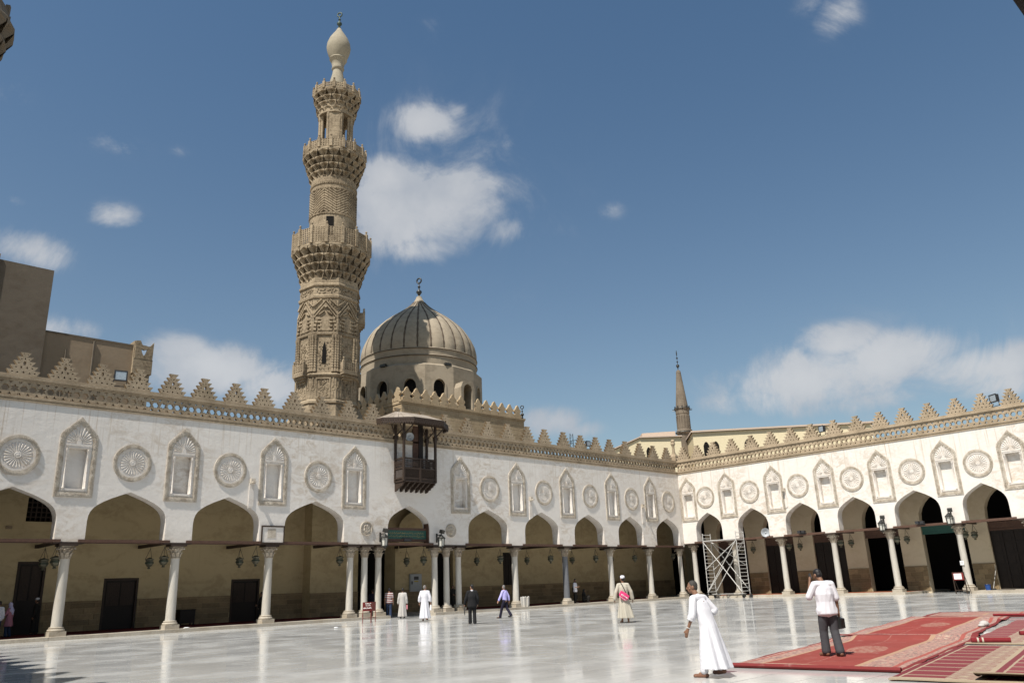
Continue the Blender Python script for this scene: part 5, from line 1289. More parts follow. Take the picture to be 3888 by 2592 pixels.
t = MB(); t.box((-hw_ - .3, -hd_ - .12, .25), (-.4, -hd_ - .02, .33)); t.box((.2, -hd_ - .12, .22), (hw_ + .35, -hd_ - .02, .30)); t.box((hw_ + .2, -hd_ - .1, .10), (hw_ + .33, -hd_, .3)); obj('outrigger', t, M['metal_dark'], SF)
# antenna mast on the roof behind
an = empty('aerial_mast', (-11.3, 3.2, 11.0)); tag(an, 'thin metal aerial mast on the roof behind the left parapet', 'aerial'); t = MB()
for x in (-.3, .3): t.tube((x, 0, 0), (x * .6, 0, 3.6), .03, None, 5)
for k in range(8): t.tube((-.3 + .12 * k * .25, 0, .45 * k), (.3 - .12 * k * .25, 0, .45 * k + .4), .02, None, 4)
t.tube((-.9, .1, 2.7), (.6, -.1, 3.1), .02, None, 4); t.tube((-.8, .1, 2.2), (-.1, 0, 3.5), .02, None, 4); t.torus((-.3, 0, 2.7), .35, .02, 12, 4); obj('mast', t, M['metal_dark'], an)

# ------------------------------------------------------------------ carpets spread on the court
def carpet(name, p0, p1, wdt, mt, label, seed, amp=.03, th=.018, zb=0.004, nx=70, ny=26, roll=None, rollmat=None, lift=None):
    p0, p1 = Vector((*p0, 0)), Vector((*p1, 0)); L = (p1 - p0).length; an = math.atan2(p1.y - p0.y, p1.x - p0.x); rs_ = random.Random(seed); ph = [(rs_.uniform(.6, 2.4), rs_.uniform(.6, 3), rs_.uniform(0, 6), rs_.uniform(.4, 1)) for _ in range(7)]
    def hgt(x, y):
        h = 0
        for a, b_, c, w_ in ph: h += w_ * sin(a * x + c) * sin(b_ * y + c * 1.7)
        h = max(0, h / 3.0) * amp
        if lift: h += lift(x, y, L)
        return h
    v = []; f = []
    for i in range(nx + 1):
        for j in range(ny + 1):
            x, y = L * i / nx, wdt * j / ny; ex = .012 * sin(7 * y + seed) if i in (0, nx) else 0; ey = .03 * sin(1.9 * x + seed) + .012 * sin(6.3 * x)
            v.append((x + ex, y + (ey if j in (0, ny) else 0), zb + th + hgt(x, y)))
    n = len(v); v += [(x, y, max(zb, z - th)) for x, y, z in v]; idx = lambda i, j: i * (ny + 1) + j
    for i in range(nx):
        for j in range(ny): f.append((idx(i, j), idx(i + 1, j), idx(i + 1, j + 1), idx(i, j + 1)))
    per = [idx(i, 0) for i in range(nx + 1)] + [idx(nx, j) for j in range(1, ny + 1)] + [idx(i, ny) for i in range(nx - 1, -1, -1)] + [idx(0, j) for j in range(ny - 1, 0, -1)]
    for a, b_ in zip(per, per[1:] + per[:1]): f.append((a, a + n, b_ + n, b_))
    o = tag(obj(name, MB().add(v, f), mt, None, 40, loc=(p0.x, p0.y, 0), rot=(0, 0, an)), label, 'carpet')
    if roll:
        for (x, r_, y0, y1) in roll:
            t = MB(); prof = []; k = 14
            rings = [[(x + r_ * 1.05 * cos(TAU * q / 12), y, zb + r_ * .72 + r_ * .70 * sin(TAU * q / 12)) for q in range(12)] for y in [y0 + (y1 - y0) * i / k + .0 for i in range(k + 1)]]
            t.loft(rings); obj('rolled_edge', t, rollmat or mt, o, 40)
    return o
def fold(x, y, L): return .10 * math.exp(-((x - L * .90 + .25 * (y - 1.6)) / .35) ** 2) * (1 if y < 2.9 else .5)
CA = carpet('red_carpet', (-49.0, -37.95), (-40.85, -36.75), 3.28, M['carpet_a'], 'red carpet with a flowered border under the man on the phone', 3, .028, lift=fold, roll=[(.0, .062, 0, 3.28)], rollmat=M['carpet_a'])
CB = carpet('red_carpet', (-40.9, -36.55), (-30.9, -34.75), 3.25, M['carpet_b'], 'plain red carpet with a pale border beyond the first one', 8, .035, zb=.01, lift=lambda x, y, L: .12 * math.exp(-((x - 7.0) / .5) ** 2 - ((y - .35) / .35) ** 2) + .05 * math.exp(-((x - .12) / .2) ** 2))
CC = carpet('faded_carpet', (-31.0, -35.4), (-27.6, -34.8), 3.5, M['carpet_c'], 'faded pink carpet at the far end of the row with a turned-up edge', 12, .05, zb=.012, roll=[(.12, .07, 0.0, 1.2)], rollmat=M['carpet_back'])
t = MB(); t.ell((0, 0, .07), (.20, .13, .10)); t.ell((.2, .07, .04), (.18, .11, .06)); t.ell((-.2, .02, .04), (.13, .09, .05)); tag(obj('crumpled_sack', t, M['c_greyw'], None, 60, loc=(-36.9, -35.65, .03)), 'crumpled pale sack lying on the far red carpet', 'sack')
# prayer carpets in rows of niches, one partly rolled
def bigroll(x, y, z, ang, L, r, label, band=True):
    rr = empty('rolled_carpet', (x, y, z), (0, 0, ang)); tag(rr, label, 'carpet'); T = Matrix.Rotation(PI / 2, 4, 'Y'); t = MB(); t.lathe([(r * .98, 0), (r, .05), (r * .97, L * .5), (r, L)], 18, T @ Matrix.Diagonal((.8, 1, 1, 1))); obj('roll', t, M['carpet_back'], rr, 40)
    if band:
        for q in (.12, .22): t = MB(); t.lathe([(r * 1.01, q), (r * 1.01, q + .035)], 18, T @ Matrix.Diagonal((.8, 1, 1, 1)), cap=False); obj('stripe', t, M['c_cream'], rr, 40)
    return rr
PC = carpet('prayer_carpet', (-49.75, -40.85), (-43.1, -39.85), 2.72, M['prayer_a'], 'wine red prayer carpet woven with rows of beige niches', 17, .012, zb=.016)
PD = carpet('prayer_carpet', (-49.35, -42.2), (-43.2, -41.2), 2.9, M['prayer_b'], 'second prayer carpet with a curled dark edge at the right edge of the view', 23, .02, zb=.036, lift=lambda x, y, L: .10 * max(0, 1 - x / .5) ** 1.5 if y > 1.2 else 0)
PE = carpet('prayer_carpet', (-42.6, -39.55), (-33.2, -38.15), 2.55, M['prayer_b'], 'far prayer carpet in deep red beyond the rolled one', 29, .02, zb=.016)
bigroll(-42.75, -37.12, .075, R(-68), .80, .085, 'deep red rolled end of the prayer carpet'); bigroll(-40.2, -37.45, .07, R(-62), .9, .08, 'second red roll lying across the far prayer carpet', False)
for (x, y, s, lab) in ((-46.2, -.12, .16, 'scrap of white litter on the kerb by the second column'), (-41.9, -7.9, .12, 'speck of white litter on the marble before the left arcade')):
    t = MB(); t.ell((0, 0, .03), (s, s * .5, .03)); t.ell((s * .8, .02, .02), (s * .4, s * .3, .02)); tag(obj('litter', t, M['paper'], None, 40, loc=(x, y, .168 if y > -1 else .002)), lab, 'litter')
# ------------------------------------------------------------------ people
DG = None
def fused(mb, voxel, smooth=3, name='m'):
    """one continuous surface from overlapping volumes"""
    me = mb.mesh(name); o = bpy.data.objects.new('tmp', me); COL.objects.link(o)
    r = o.modifiers.new('r', 'REMESH'); r.mode = 'VOXEL'; r.voxel_size = voxel; r.use_smooth_shade = True
    s = o.modifiers.new('s', 'SMOOTH'); s.factor = .5; s.iterations = smooth
    dg = bpy.context.evaluated_depsgraph_get(); dg.update()
    out = bpy.data.meshes.new_from_object(o.evaluated_get(dg)); out.name = name
    bpy.data.objects.remove(o); bpy.data.meshes.remove(me)
    for p in out.polygons: p.use_smooth = True
    return out
V = Vector
def skeleton(lean=0.0, stride=0.0, lift=0.0, armL=None, armR=None, head=(0, 0), stoop=0.0):
    """joints of a 1.75 m figure facing +y with x to its right; arms: list [elbow, wrist] offsets from the shoulder"""
    J = {}
    J['pel'] = V((0, 0, .95)); sp = lambda z, x=0, y=0: V((x, y + sin(lean) * (z - .95), .95 + cos(lean) * (z - .95)))
    J['waist'] = sp(1.08); J['chest'] = sp(1.30, 0, stoop * .3); J['neck0'] = sp(1.45, 0, stoop * .8); J['neck1'] = sp(1.54, 0, stoop * 1.1 + .015); J['head'] = sp(1.645, 0, stoop * 1.35 + .03)
    for s, k in ((-1, 'L'), (1, 'R')):
        J['sh' + k] = sp(1.42, .185 * s, stoop * .55)
        a = (armL if s < 0 else armR) or [(.055 * s, -.03, -.29), (.075 * s, .03, -.55)]
        J['el' + k] = J['sh' + k] + V(a[0]); J['wr' + k] = J['sh' + k] + V(a[1])
        J['hip' + k] = V((.095 * s, 0, .92)); st = stride * (1 if s < 0 else -1)
        J['kn' + k] = V((.10 * s, st * .45 + .03 + max(0, -st) * .12, .50 - abs(st) * .05 + (lift if st < 0 else 0) * .3)); J['an' + k] = V((.10 * s, st - .02, .085 + (.07 if st < -.1 else 0)))
        J['toe' + k] = J['an' + k] + V((.03 * s, .17, -.055 - (.05 if st < -.1 else 0) * .4))
    J['fwd'] = V((sin(head[0]), cos(head[0]), 0)); J['nod'] = head[1]
    return J
def hand_(mb, J, k, fine, fist=False):
    e, w = J['el' + k], J['wr' + k]; d = (w - e).normalized(); side = V((1, 0, 0)) if k == 'L' else V((-1, 0, 0)); side = (side - d * side.dot(d)).normalized(); fw = d.cross(side).normalized()
    if fw.y < 0: fw = -fw
    p1 = w + d * .085
    mb.capsule(w, .025, p1 - d * .02, .03, 8); mb.capsule(w + fw * .018, .018, p1 + fw * .022, .018, 8); mb.capsule(w - fw * .012, .018, p1 - fw * .022, .017, 8)
    for i, L in enumerate((.072, .082, .076, .058)):
        b_ = p1 + fw * (.028 - .019 * i); c = b_ + d * L * .5 + side * .008; t = c + (d * (.5 if not fist else -.1) + side * (.35 if not fist else .9)).normalized() * L * .55
        mb.capsule(b_ - d * .02, .0105, c, .0095, 7); mb.capsule(c, .0095, t, .008, 7)
    b_ = w + d * .025 + fw * .026; c = b_ + d * .035 + fw * .028; mb.capsule(b_, .014, c, .012, 7); mb.capsule(c, .012, c + d * .032 + fw * .006, .0095, 7)
def head_(mb, J, sex='m'):
    f = J['fwd']; rgt = V((f.y, -f.x, 0)); up = V((0, 0, 1)); nod = J['nod']; f2 = (f * cos(nod) - up * sin(nod)).normalized(); u2 = rgt.cross(f2).normalized(); h = J['head']
    T = Matrix((rgt, f2, u2)).transposed().to_4x4(); T.translation = h
    mb.ell((0, -.012, .025), (.074, .094, .098), T); mb.ell((0, .028, -.045), (.056, .060, .070), T); mb.ell((0, .052, -.082), (.030, .028, .028), T)
    mb.capsule(T @ V((0, .088, .012)), .010, T @ V((0, .108, -.022)), .014, 8); mb.capsule(T @ V((-.035, .078, .022)), .012, T @ V((.035, .078, .022)), .012, 8)
    mb.capsule(T @ V((-.02, .084, -.056)), .009, T @ V((.02, .084, -.056)), .009, 7)
    for s in (-1, 1):
        mb.ell((s * .077, -.008, -.005), (.012, .026, .034), T, 8, 6); mb.ell((s * .030, .078, .004), (.013, .010, .008), T, 8, 6); mb.ell((s * .042, .058, -.022), (.024, .022, .02), T, 8, 6)
    return T
def limb(mb, pts, n=10):
    for (p, r), (q, r2) in zip(pts, pts[1:]): mb.capsule(p, r, q, r2, n)
def body_mesh(J, voxel, bare=(), feet=True, fist=()):
    mb = MB(); T = head_(mb, J)
    limb(mb, [(J['neck0'] - V((0, 0, .03)), .062), (J['neck1'], .054), (J['head'] + V((0, -.015, -.04)), .05)])
    mb.capsule(J['pel'], .12, J['waist'], .105); mb.capsule(J['waist'], .105, J['chest'], .12); mb.capsule(J['shL'] * .8 + J['shR'] * .2, .07, J['shR'] * .8 + J['shL'] * .2, .07); mb.capsule(J['chest'], .11, J['neck0'], .06)
    for k in 'LR':
        limb(mb, [(J['sh' + k], .050), (J['el' + k], .038), (J['wr' + k], .026)]); hand_(mb, J, k, voxel < .01, k in fist)
        limb(mb, [(J['hip' + k], .082), (J['kn' + k], .055), (J['kn' + k] * .6 + J['an' + k] * .4 - V((0, .012, 0)), .052), (J['an' + k], .036)])
        a, t = J['an' + k], J['toe' + k]; mb.capsule(a - V((0, .035, .035)), .034, t, .030); mb.capsule(a, .038, (a + t) / 2 + V((0, 0, .0)), .036)
        for i in range(5): q = t + V(((i - 2) * .016, .012 - .005 * abs(i - 1), -.006)); mb.capsule(q - V((0, .02, 0)), .013, q + V((0, .014, 0)), .011, 7)
    return fused(mb, voxel, 2, 'body'), T
def ring(c, rx, ry, n=40, folds=0, amp=0.0, ph=0.0, tilt=0.0):
    out = []
    for k in range(n):
        a = TAU * k / n; q = 1 + amp * (sin(folds * a + ph) + .6 * sin((folds * 1.7 // 1) * a + ph * 2.3 + 1)); out.append((c[0] + rx * q * cos(a), c[1] + ry * q * sin(a), c[2] + tilt * ry * sin(a)))
    return out
def sleeve(mb, J, k, r0, r1, full=True, frac=1.0, rad_end=None):
    s, e, w = J['sh' + k], J['el' + k], J['wr' + k]; c = J['neck0'] * .45 + s * .55
    mb.capsule(c, .075, s, r0)
    if frac <= 1: end = s + (e - s) * frac; mb.capsule(s, r0, end, rad_end or (r0 + (r1 - r0) * frac)); return
    q = e + (w - e) * (frac - 1); limb(mb, [(s, r0), (s * .5 + e * .5, r0 * .95), (e, (r0 + r1) / 2), (q, rad_end or r1)])
    for j in range(3):      # creases at the elbow
        z = e + (w - e) * (.08 + .12 * j); mb.torus((0, 0, 0), (r0 + r1) / 2 - .005, .010, 12, 5, Matrix.Translation(z) @ (w - e).to_track_quat('Z', 'Y').to_matrix().to_4x4())
def galabiya(J, voxel, hem=.13, flare=.30, sleeves=1.85, seed=0, short=False, sway=(0, 0), backfl=0.0):
    mb = MB(); rs_ = random.Random(seed); ph = rs_.uniform(0, 6); rg = []
    c = J['neck0']; pel = J['pel']; ch = J['chest']
    def mixp(t): return pel + (J['neck0'] - pel) * t
    zs = [hem, hem + .1, .35, .55, .75, .92]
    for i, z in enumerate(zs):
        t = (z - hem) / (.95 - hem); w_ = flare + (.185 - flare) * t; d_ = flare * .80 + (.15 - flare * .80) * t
        rg.append(ring((pel.x + sway[0] * (1 - t), pel.y + sway[1] * (1 - t) - backfl * (1 - t), z), w_, d_, 48, 7, .115 * (1 - t) ** .7 + .018, ph + t * .9))
    for t, rx, ry in ((.28, .185, .145), (.55, .20, .150), (.80, .205, .135), (.93, .16, .11), (1.0, .085, .075), (1.06, .072, .068)):
        q = mixp(t); rg.append(ring((q.x, q.y, q.z), rx, ry, 48, 6, .026, ph + t * 2))
    mb.loft(rg); mb.capsule(J['shL'] * .82 + J['shR'] * .18, .086, J['shR'] * .82 + J['shL'] * .18, .086); mb.capsule(J['neck0'] - V((0, 0, .06)), .085, J['neck0'] + V((0, 0, .0)), .074)
    for k in 'LR': sleeve(mb, J, k, .078, .070, True, sleeves, .082)
    return fused(mb, voxel, 2, 'galabiya')
def shirt(J, voxel, z0=.90, w=(.19, .135), sleeves=1.0, tail=0.0, bulk=1.0, rend=None, name='shirt', seed=0):
    mb = MB(); rg = []; pel = J['pel']; ph = seed * 1.3; mixp = lambda t: pel + (J['neck0'] - pel) * t; t0 = (z0 - .95) / (J['neck0'].z - .95)
    for t, rx, ry in ((t0, w[0], w[1]), (t0 + .06, w[0] * 1.02, w[1] * 1.03), (.25, .178 * bulk, .130 * bulk), (.55, .195 * bulk, .142 * bulk), (.80, .20, .130), (.93, .155, .105), (1.0, .08, .072), (1.07, .070, .066)):
        q = mixp(t); rg.append(ring((q.x, q.y, q.z), rx, ry, 44, 8, .034 if t < .7 else .012, ph + t * 4))
    mb.loft(rg); mb.capsule(J['shL'] * .82 + J['shR'] * .18, .084, J['shR'] * .82 + J['shL'] * .18, .084)
    if z0 < .93: mb.capsule(J['hipL'] + V((0, 0, z0 - .90 + .05)), .138, J['hipR'] + V((0, 0, z0 - .90 + .05)), .138, 14)
    for k in 'LR': sleeve(mb, J, k, .074 * bulk, .056 * bulk, True, sleeves, rend)
    return fused(mb, voxel, 2, name)
def trousers(J, voxel, wide=1.0, hem=.07, name='trousers'):
    mb = MB(); mb.capsule(J['hipL'] + V((.01, 0, .03)), .094, J['hipR'] + V((-.01, 0, .03)), .094, 14); mb.capsule(J['pel'] - V((.05, 0, -.04)), .108, J['pel'] + V((.05, 0, .04)), .108, 14)
    for k in 'LR':
        h, n, a = J['hip' + k], J['kn' + k], J['an' + k]; e = a + (n - a) * max(0, (hem - .06)) / .42
        limb(mb, [(h - V((0, 0, .05)), .096 * min(wide, 1.05)), ((h + n) / 2, .092 * wide), (n, .078 * wide), ((n + e) / 2, .076 * wide), (e, .082 * wide)], 14)
        for j in range(4): q = n + (a - n) * (.02 + .2 * j); mb.torus((0, 0, 0), .070 * wide, .014, 14, 5, Matrix.Translation(q) @ Matrix.Rotation(.4 * (-1) ** j, 4, 'X'))
    return fused(mb, voxel, 2, name)
def hair_mesh(T, kind, voxel):
    mb = MB()
    if kind == 'short': mb.ell((0, -.022, .036), (.079, .095, .096), T); mb.ell((0, -.045, -.01), (.073, .066, .07), T)
    elif kind == 'thin': mb.ell((0, -.025, .030), (.078, .094, .094), T); mb.ell((0, -.05, -.015), (.072, .062, .062), T)
    n = fused(mb, voxel, 2, 'hair')
    # cut away the face side
    Ti = T.inverted(); bm = bmesh.new(); bm.from_mesh(n); dele = [v for v in bm.verts if (lambda p: p.y > .045 - (p.z - .03) * -.15 and p.z < .075 or p.z < -.075)(Ti @ v.co)]
    bmesh.ops.delete(bm, geom=dele, context='VERTS'); bm.to_mesh(n); bm.free(); return n
def cap_mesh(T):
    mb = MB(); mb.lathe([(.086, .035), (.089, .06), (.088, .095), (.078, .125), (.05, .142), (.01, .147)], 20, T @ Matrix.Translation((0, -.015, 0)) @ Matrix.Diagonal((.97, 1.12, 1, 1))); return mb.mesh('prayer_cap', 60)
def shoe(J, k, mt, par, sandal=False):
    a, t = J['an' + k], J['toe' + k]; mb = MB(); lo = -.008
    mb.capsule(a - V((0, .045, .045)), .045, (a + t) / 2 + V((0, .01, -.03)), .046); mb.capsule((a + t) / 2 + V((0, 0, -.03)), .045, t + V((0, .02, -.004)), .038)
    return link('shoe', fused(mb, .010, 2, 'shoe'), mt, par)
def person(label, px, heading, H, J, skin='skin', voxel=.013, group=None, fist=()):
    me, T = body_mesh(J, voxel, fist=fist); me.materials.append(M[skin]); s = H / 1.75
    o = link('person', me, None, None, px, (0, 0, math.atan2(heading[1], heading[0]) - PI / 2), s); tag(o, label, 'person', group); o['T'] = 0
    return o, T
def add(par, nm, me, mt): me.materials.append(M[mt]); return link(nm, me, None, par)
def floor_px(p, z=0.0): return (p[0], p[1], z)
AW = (.68, .73)      # away from the viewer

# old man in white, bent forward, walking left
J = skeleton(lean=.27, stride=.13, stoop=.04, armL=[(-.10, -.01, -.29), (-.14, .09, -.54)], armR=[(.13, -.13, -.22), (.0, -.04, -.38)], head=(R(-42), .05))
o, T = person('elderly man bending forward in a long white robe, walking left across the marble', (-51.0, -35.45, 0), (-.02, 1.0), 1.66, J, 'skin', .009)
add(o, 'hair', hair_mesh(T, 'short', .008), 'hair_dkgrey'); add(o, 'robe', galabiya(J, .010, .16, .30, 1.12, 4, sway=(.02, -.06), backfl=.05), 'c_white')
J2 = dict(J); tr_ = trousers(J2, .012, .95, .10); add(o, 'trousers', tr_, 'c_white')
for k in 'LR': shoe(J, k, M['c_shoe'], o)
wt = MB(); w_ = J['wrL']; e_ = J['elL']; wt.torus((0, 0, 0), .031, .009, 14, 6, Matrix.Translation(w_ + (e_ - w_).normalized() * .03) @ (e_ - w_).to_track_quat('Z', 'Y').to_matrix().to_4x4()); obj('wristwatch', wt, M['steel'], o, 50)

# man on the phone, seen from behind, standing on the carpet
J = skeleton(lean=.03, stride=.10, stoop=.03, armL=[(-.13, .06, -.25), (-.02, .14, .08)], armR=[(.06, -.03, -.29), (.085, .01, -.56)], head=(R(-18), .42))
J['head'] += V((-.03, .05, -.03)); J['neck1'] += V((-.01, .02, 0))
o, T = person('man in white shirt holding a phone to his ear on the red carpet', (-46.85, -35.72, .028), (.60, .80), 1.77, J, 'skin', .009, fist=('L', 'R'))
add(o, 'hair', hair_mesh(T, 'short', .008), 'hair_black'); add(o, 'shirt', shirt(J, .009, .82, (.222, .160), .95, 0, 1.08, .076, 'shirt', 2), 'c_white'); add(o, 'trousers', trousers(J, .011, 1.13, .075), 'c_grey')
for k in 'LR': shoe(J, k, M['c_shoe'], o)
ph_ = MB(); w_ = J['wrL']; ph_.box((-.012, -.035, -.02), (.012, .03, .10), Matrix.Translation(w_ + V((.03, .0, .06))) @ Matrix.Rotation(-.4, 4, 'X')); obj('phone', ph_, M['black'], o)
bg_ = MB(); w_ = J['wrR']; bg_.add([(w_.x - .03, w_.y - .13, w_.z - .13), (w_.x - .03, w_.y + .13, w_.z - .10), (w_.x - .03, w_.y + .11, w_.z - .36), (w_.x - .03, w_.y - .09, w_.z - .33), (w_.x + .05, w_.y - .12, w_.z - .13), (w_.x + .05, w_.y + .13, w_.z - .10), (w_.x + .06, w_.y + .10, w_.z - .35), (w_.x + .06, w_.y - .10, w_.z - .32)], [(0, 1, 2, 3), (7, 6, 5, 4), (0, 4, 5, 1), (1, 5, 6, 2), (2, 6, 7, 3), (3, 7, 4, 0)])
tag(obj('hand_bag', bg_, M['c_shoeblk'], None, loc=o.location, rot=o.rotation_euler, scale=1.77 / 1.75), 'small black bag hanging from the right hand of the man on the phone', 'bag')

# man in white robe walking away by the doorway
J = skeleton(stride=.12, armL=[(-.09, -.02, -.28), (-.10, .05, -.54)], armR=[(.09, -.03, -.28), (.11, .02, -.54)], head=(R(30), .05))
o, T = person('man in a long white robe walking away towards the middle doorway', (-35.75, -7.05, 0), AW, 1.88, J, 'skin_light', .013)
add(o, 'hair', hair_mesh(T, 'thin', .010), 'hair_grey'); add(o, 'robe', galabiya(J, .014, .13, .27, 1.55, 9, sway=(.02, 0)), 'c_white')
for k in 'LR': shoe(J, k, M['c_shoe'], o)
w_ = J['wrR']; b_ = MB(); b_.box((w_.x - .02, w_.y - .10, w_.z - .36), (w_.x + .04, w_.y + .10, w_.z - .1)); tag(obj('carried_papers', b_, M['paper'], None, loc=o.location, rot=o.rotation_euler, scale=1.88 / 1.75), 'white papers carried by the man in the white robe near the doorway', 'papers')

# man in black suit
J = skeleton(stride=.09, armL=[(-.10, .0, -.28), (-.16, .08, -.53)], armR=[(.08, -.02, -.29), (.07, .08, -.54)], head=(R(-28), .12))
o, T = person('man in a black suit carrying a black folder, seen from behind', (-37.85, -13.55, 0), (.58, .81), 1.80, J, 'skin_light', .012, fist=('L',))
add(o, 'hair', hair_mesh(T, 'short', .010), 'hair_black'); add(o, 'jacket', shirt(J, .013, .76, (.225, .165), 1.9, 0, 1.14, .062, 'jacket', 5), 'c_black'); add(o, 'trousers', trousers(J, .013, 1.08, .07), 'c_black')
cl_ = MB(); cl_.lathe([(.073, -.02), (.068, .03)], 16, Matrix.Translation(J['neck0'] + V((0, 0, .04))), cap=False); obj('collar', cl_, M['c_white'], o)
for k in 'LR': shoe(J, k, M['c_shoeblk'], o)
w_ = J['wrL']; b_ = MB(); b_.box((-.015, -.16, -.42), (.015, .12, -.02), Matrix.Translation(w_ + V((0, 0, -.04))) @ Matrix.Rotation(.35, 4, 'X')); tag(obj('folder', b_, M['c_shoeblk'], None, loc=o.location, rot=o.rotation_euler, scale=1.80 / 1.75), 'black folder in the left hand of the man in the black suit', 'folder')

# man in lavender shirt striding left
J = skeleton(lean=.05, stride=.30, lift=.1, armL=[(-.10, .08, -.27), (-.13, .20, -.50)], armR=[(.09, -.10, -.26), (.10, -.12, -.52)], head=(R(25), 0))
o, T = person('grey haired man in a lavender shirt and navy trousers striding left', (-32.72, -10.35, 0), (-.25, .97), 1.72, J, 'skin_light', .012)
add(o, 'hair', hair_mesh(T, 'short', .010), 'hair_grey'); add(o, 'shirt', shirt(J, .013, .95, (.165, .125), 1.75, 0, 1.0, .062, 'shirt', 3), 'c_lav'); add(o, 'trousers', trousers(J, .013, .98, .07), 'c_navy')
for k in 'LR': shoe(J, k, M['c_shoeblk'], o)

# man in cream robe with pink bag
J = skeleton(stride=.10, armL=[(-.12, -.03, -.27), (-.17, .02, -.53)], armR=[(.12, -.02, -.27), (.17, .04, -.53)], head=(R(-25), -.05))
o, T = person('man in a cream robe and white skullcap with a pink bag on his back', (-35.85, -21.3, 0), (.62, .78), 1.90, J, 'skin', .011)
add(o, 'hair', hair_mesh(T, 'short', .009), 'hair_black'); me = cap_mesh(T); add(o, 'skullcap', me, 'c_white'); add(o, 'robe', galabiya(J, .012, .17, .31, 1.9, 14, sway=(.04, -.02)), 'c_cream')
bgo = empty('shoulder_bag', o.location, o.rotation_euler); bgo.scale = (1.90 / 1.75,) * 3; tag(bgo, 'hot pink bag with white script slung behind the man in the cream robe', 'bag')
T2 = Matrix.Translation((-.04, -.20, 1.0)) @ Matrix.Rotation(R(35), 4, 'Y'); b_ = MB(); b_.ell((0, 0, 0), (.21, .075, .15), T2, 18, 10); b_.box((-.20, -.05, -.02), (.20, .05, .13), T2); link('bag_body', fused(b_, .012, 6, 'bag_body'), M['c_pinkbag'], bgo)
st = MB(); st.tube((.06, -.16, 1.13), (-.04, -.145, 1.38), .016, None, 6); st.tube((-.04, -.145, 1.38), (-.09, -.06, 1.50), .016, None, 6); st.tube((-.09, -.06, 1.50), (-.06, .09, 1.45), .016, None, 6); obj('strap', st, M['c_shoeblk'], bgo)
b_ = MB(); rs = random.Random(4); script_line(b_, -.13, .13, -.01, .05, .008, T2 @ Matrix.Translation((0, -.083, 0))); obj('script', b_, M['letters'], bgo); b_ = MB(); b_.tube((-.15, -.05, -.10), (.15, -.05, -.10), .006, None, 5, T2); obj('piping', b_, M['letters'], bgo)

# people in and about the doorway and the galleries
far = .016
J = skeleton(stride=.08, head=(R(-10), .05)); o, T = person('man in a red and white striped top and jeans inside the middle doorway', (-33.0, .35, 0), (.62, .78), 1.82, J, 'skin_light', far)
add(o, 'hair', hair_mesh(T, 'short', .012), 'hair_black'); add(o, 'shirt', shirt(J, far, .88, (.19, .14), .7, 0, 1.0, .07), 'c_stripe'); add(o, 'trousers', trousers(J, far), 'c_jeans'); [shoe(J, k, M['c_shoeblk'], o) for k in 'LR']
J = skeleton(stride=.06, head=(R(-30), 0)); o, T = person('dark haired man in dark clothes left of the man in the striped top', (-33.35, 1.7, 0), (.5, .85), 1.80, J, 'skin', far)
add(o, 'hair', hair_mesh(T, 'short', .012), 'hair_black'); add(o, 'shirt', shirt(J, far, .86, (.2, .15), 1.8, 0, 1.0, .06), 'c_navy'); add(o, 'trousers', trousers(J, far), 'c_dark'); [shoe(J, k, M['c_shoeblk'], o) for k in 'LR']
J = skeleton(stride=.05, head=(R(-5), .08)); o, T = person('man in a pale grey robe entering the middle doorway', (-33.3, -1.55, 0), (.62, .78), 1.78, J, 'skin', far)
add(o, 'hair', hair_mesh(T, 'short', .012), 'hair_black'); add(o, 'robe', galabiya(J, far, .10, .25, 1.85, 19), 'c_greyw'); [shoe(J, k, M['c_shoeblk'], o) for k in 'LR']
w_ = J['wrR']; b_ = MB(); b_.box((w_.x - .02, w_.y - .07, w_.z - .34), (w_.x + .05, w_.y + .09, w_.z - .08)); tag(obj('carrier_bag', b_, simple('pink_white_bag', (.62, .25, .28)), None, loc=o.location, rot=o.rotation_euler), 'small pink bag carried by the man in the pale grey robe', 'bag')
J = skeleton(stride=0, armL=[(-.06, .02, -.27), (.06, .24, -.24)], armR=[(.06, .02, -.27), (-.06, .24, -.26)], head=(0, .35)); o, T = person('bearded man in a white shirt standing in the gallery reading something in his hands', (-14.9, .55, .17), (.35, -.94), 1.84, J, 'skin', far, fist=('L', 'R'))
add(o, 'hair', hair_mesh(T, 'short', .012), 'hair_black'); add(o, 'shirt', shirt(J, far, .84, (.21, .15), .95, 0, 1.08, .08), 'c_white'); add(o, 'trousers', trousers(J, far), 'c_dark'); [shoe(J, k, M['c_shoeblk'], o) for k in 'LR']
mb = MB(); mb.ell((0, .062, -.068), (.055, .045, .05), T); obj('beard', mb, M['hair_black'], o, 60)
J = skeleton(stride=.04, head=(0, .1)); o, T = person('person in dark clothes just behind the bearded man in the gallery', (-14.35, 1.1, .17), (.2, -.98), 1.66, J, 'skin', far)
add(o, 'hair', hair_mesh(T, 'short', .012), 'hair_black'); add(o, 'shirt', shirt(J, far, .80, (.2, .15), 1.85, 0, 1.0, .06), 'c_dark'); add(o, 'trousers', trousers(J, far), 'c_dark'); [shoe(J, k, M['c_shoeblk'], o) for k in 'LR']
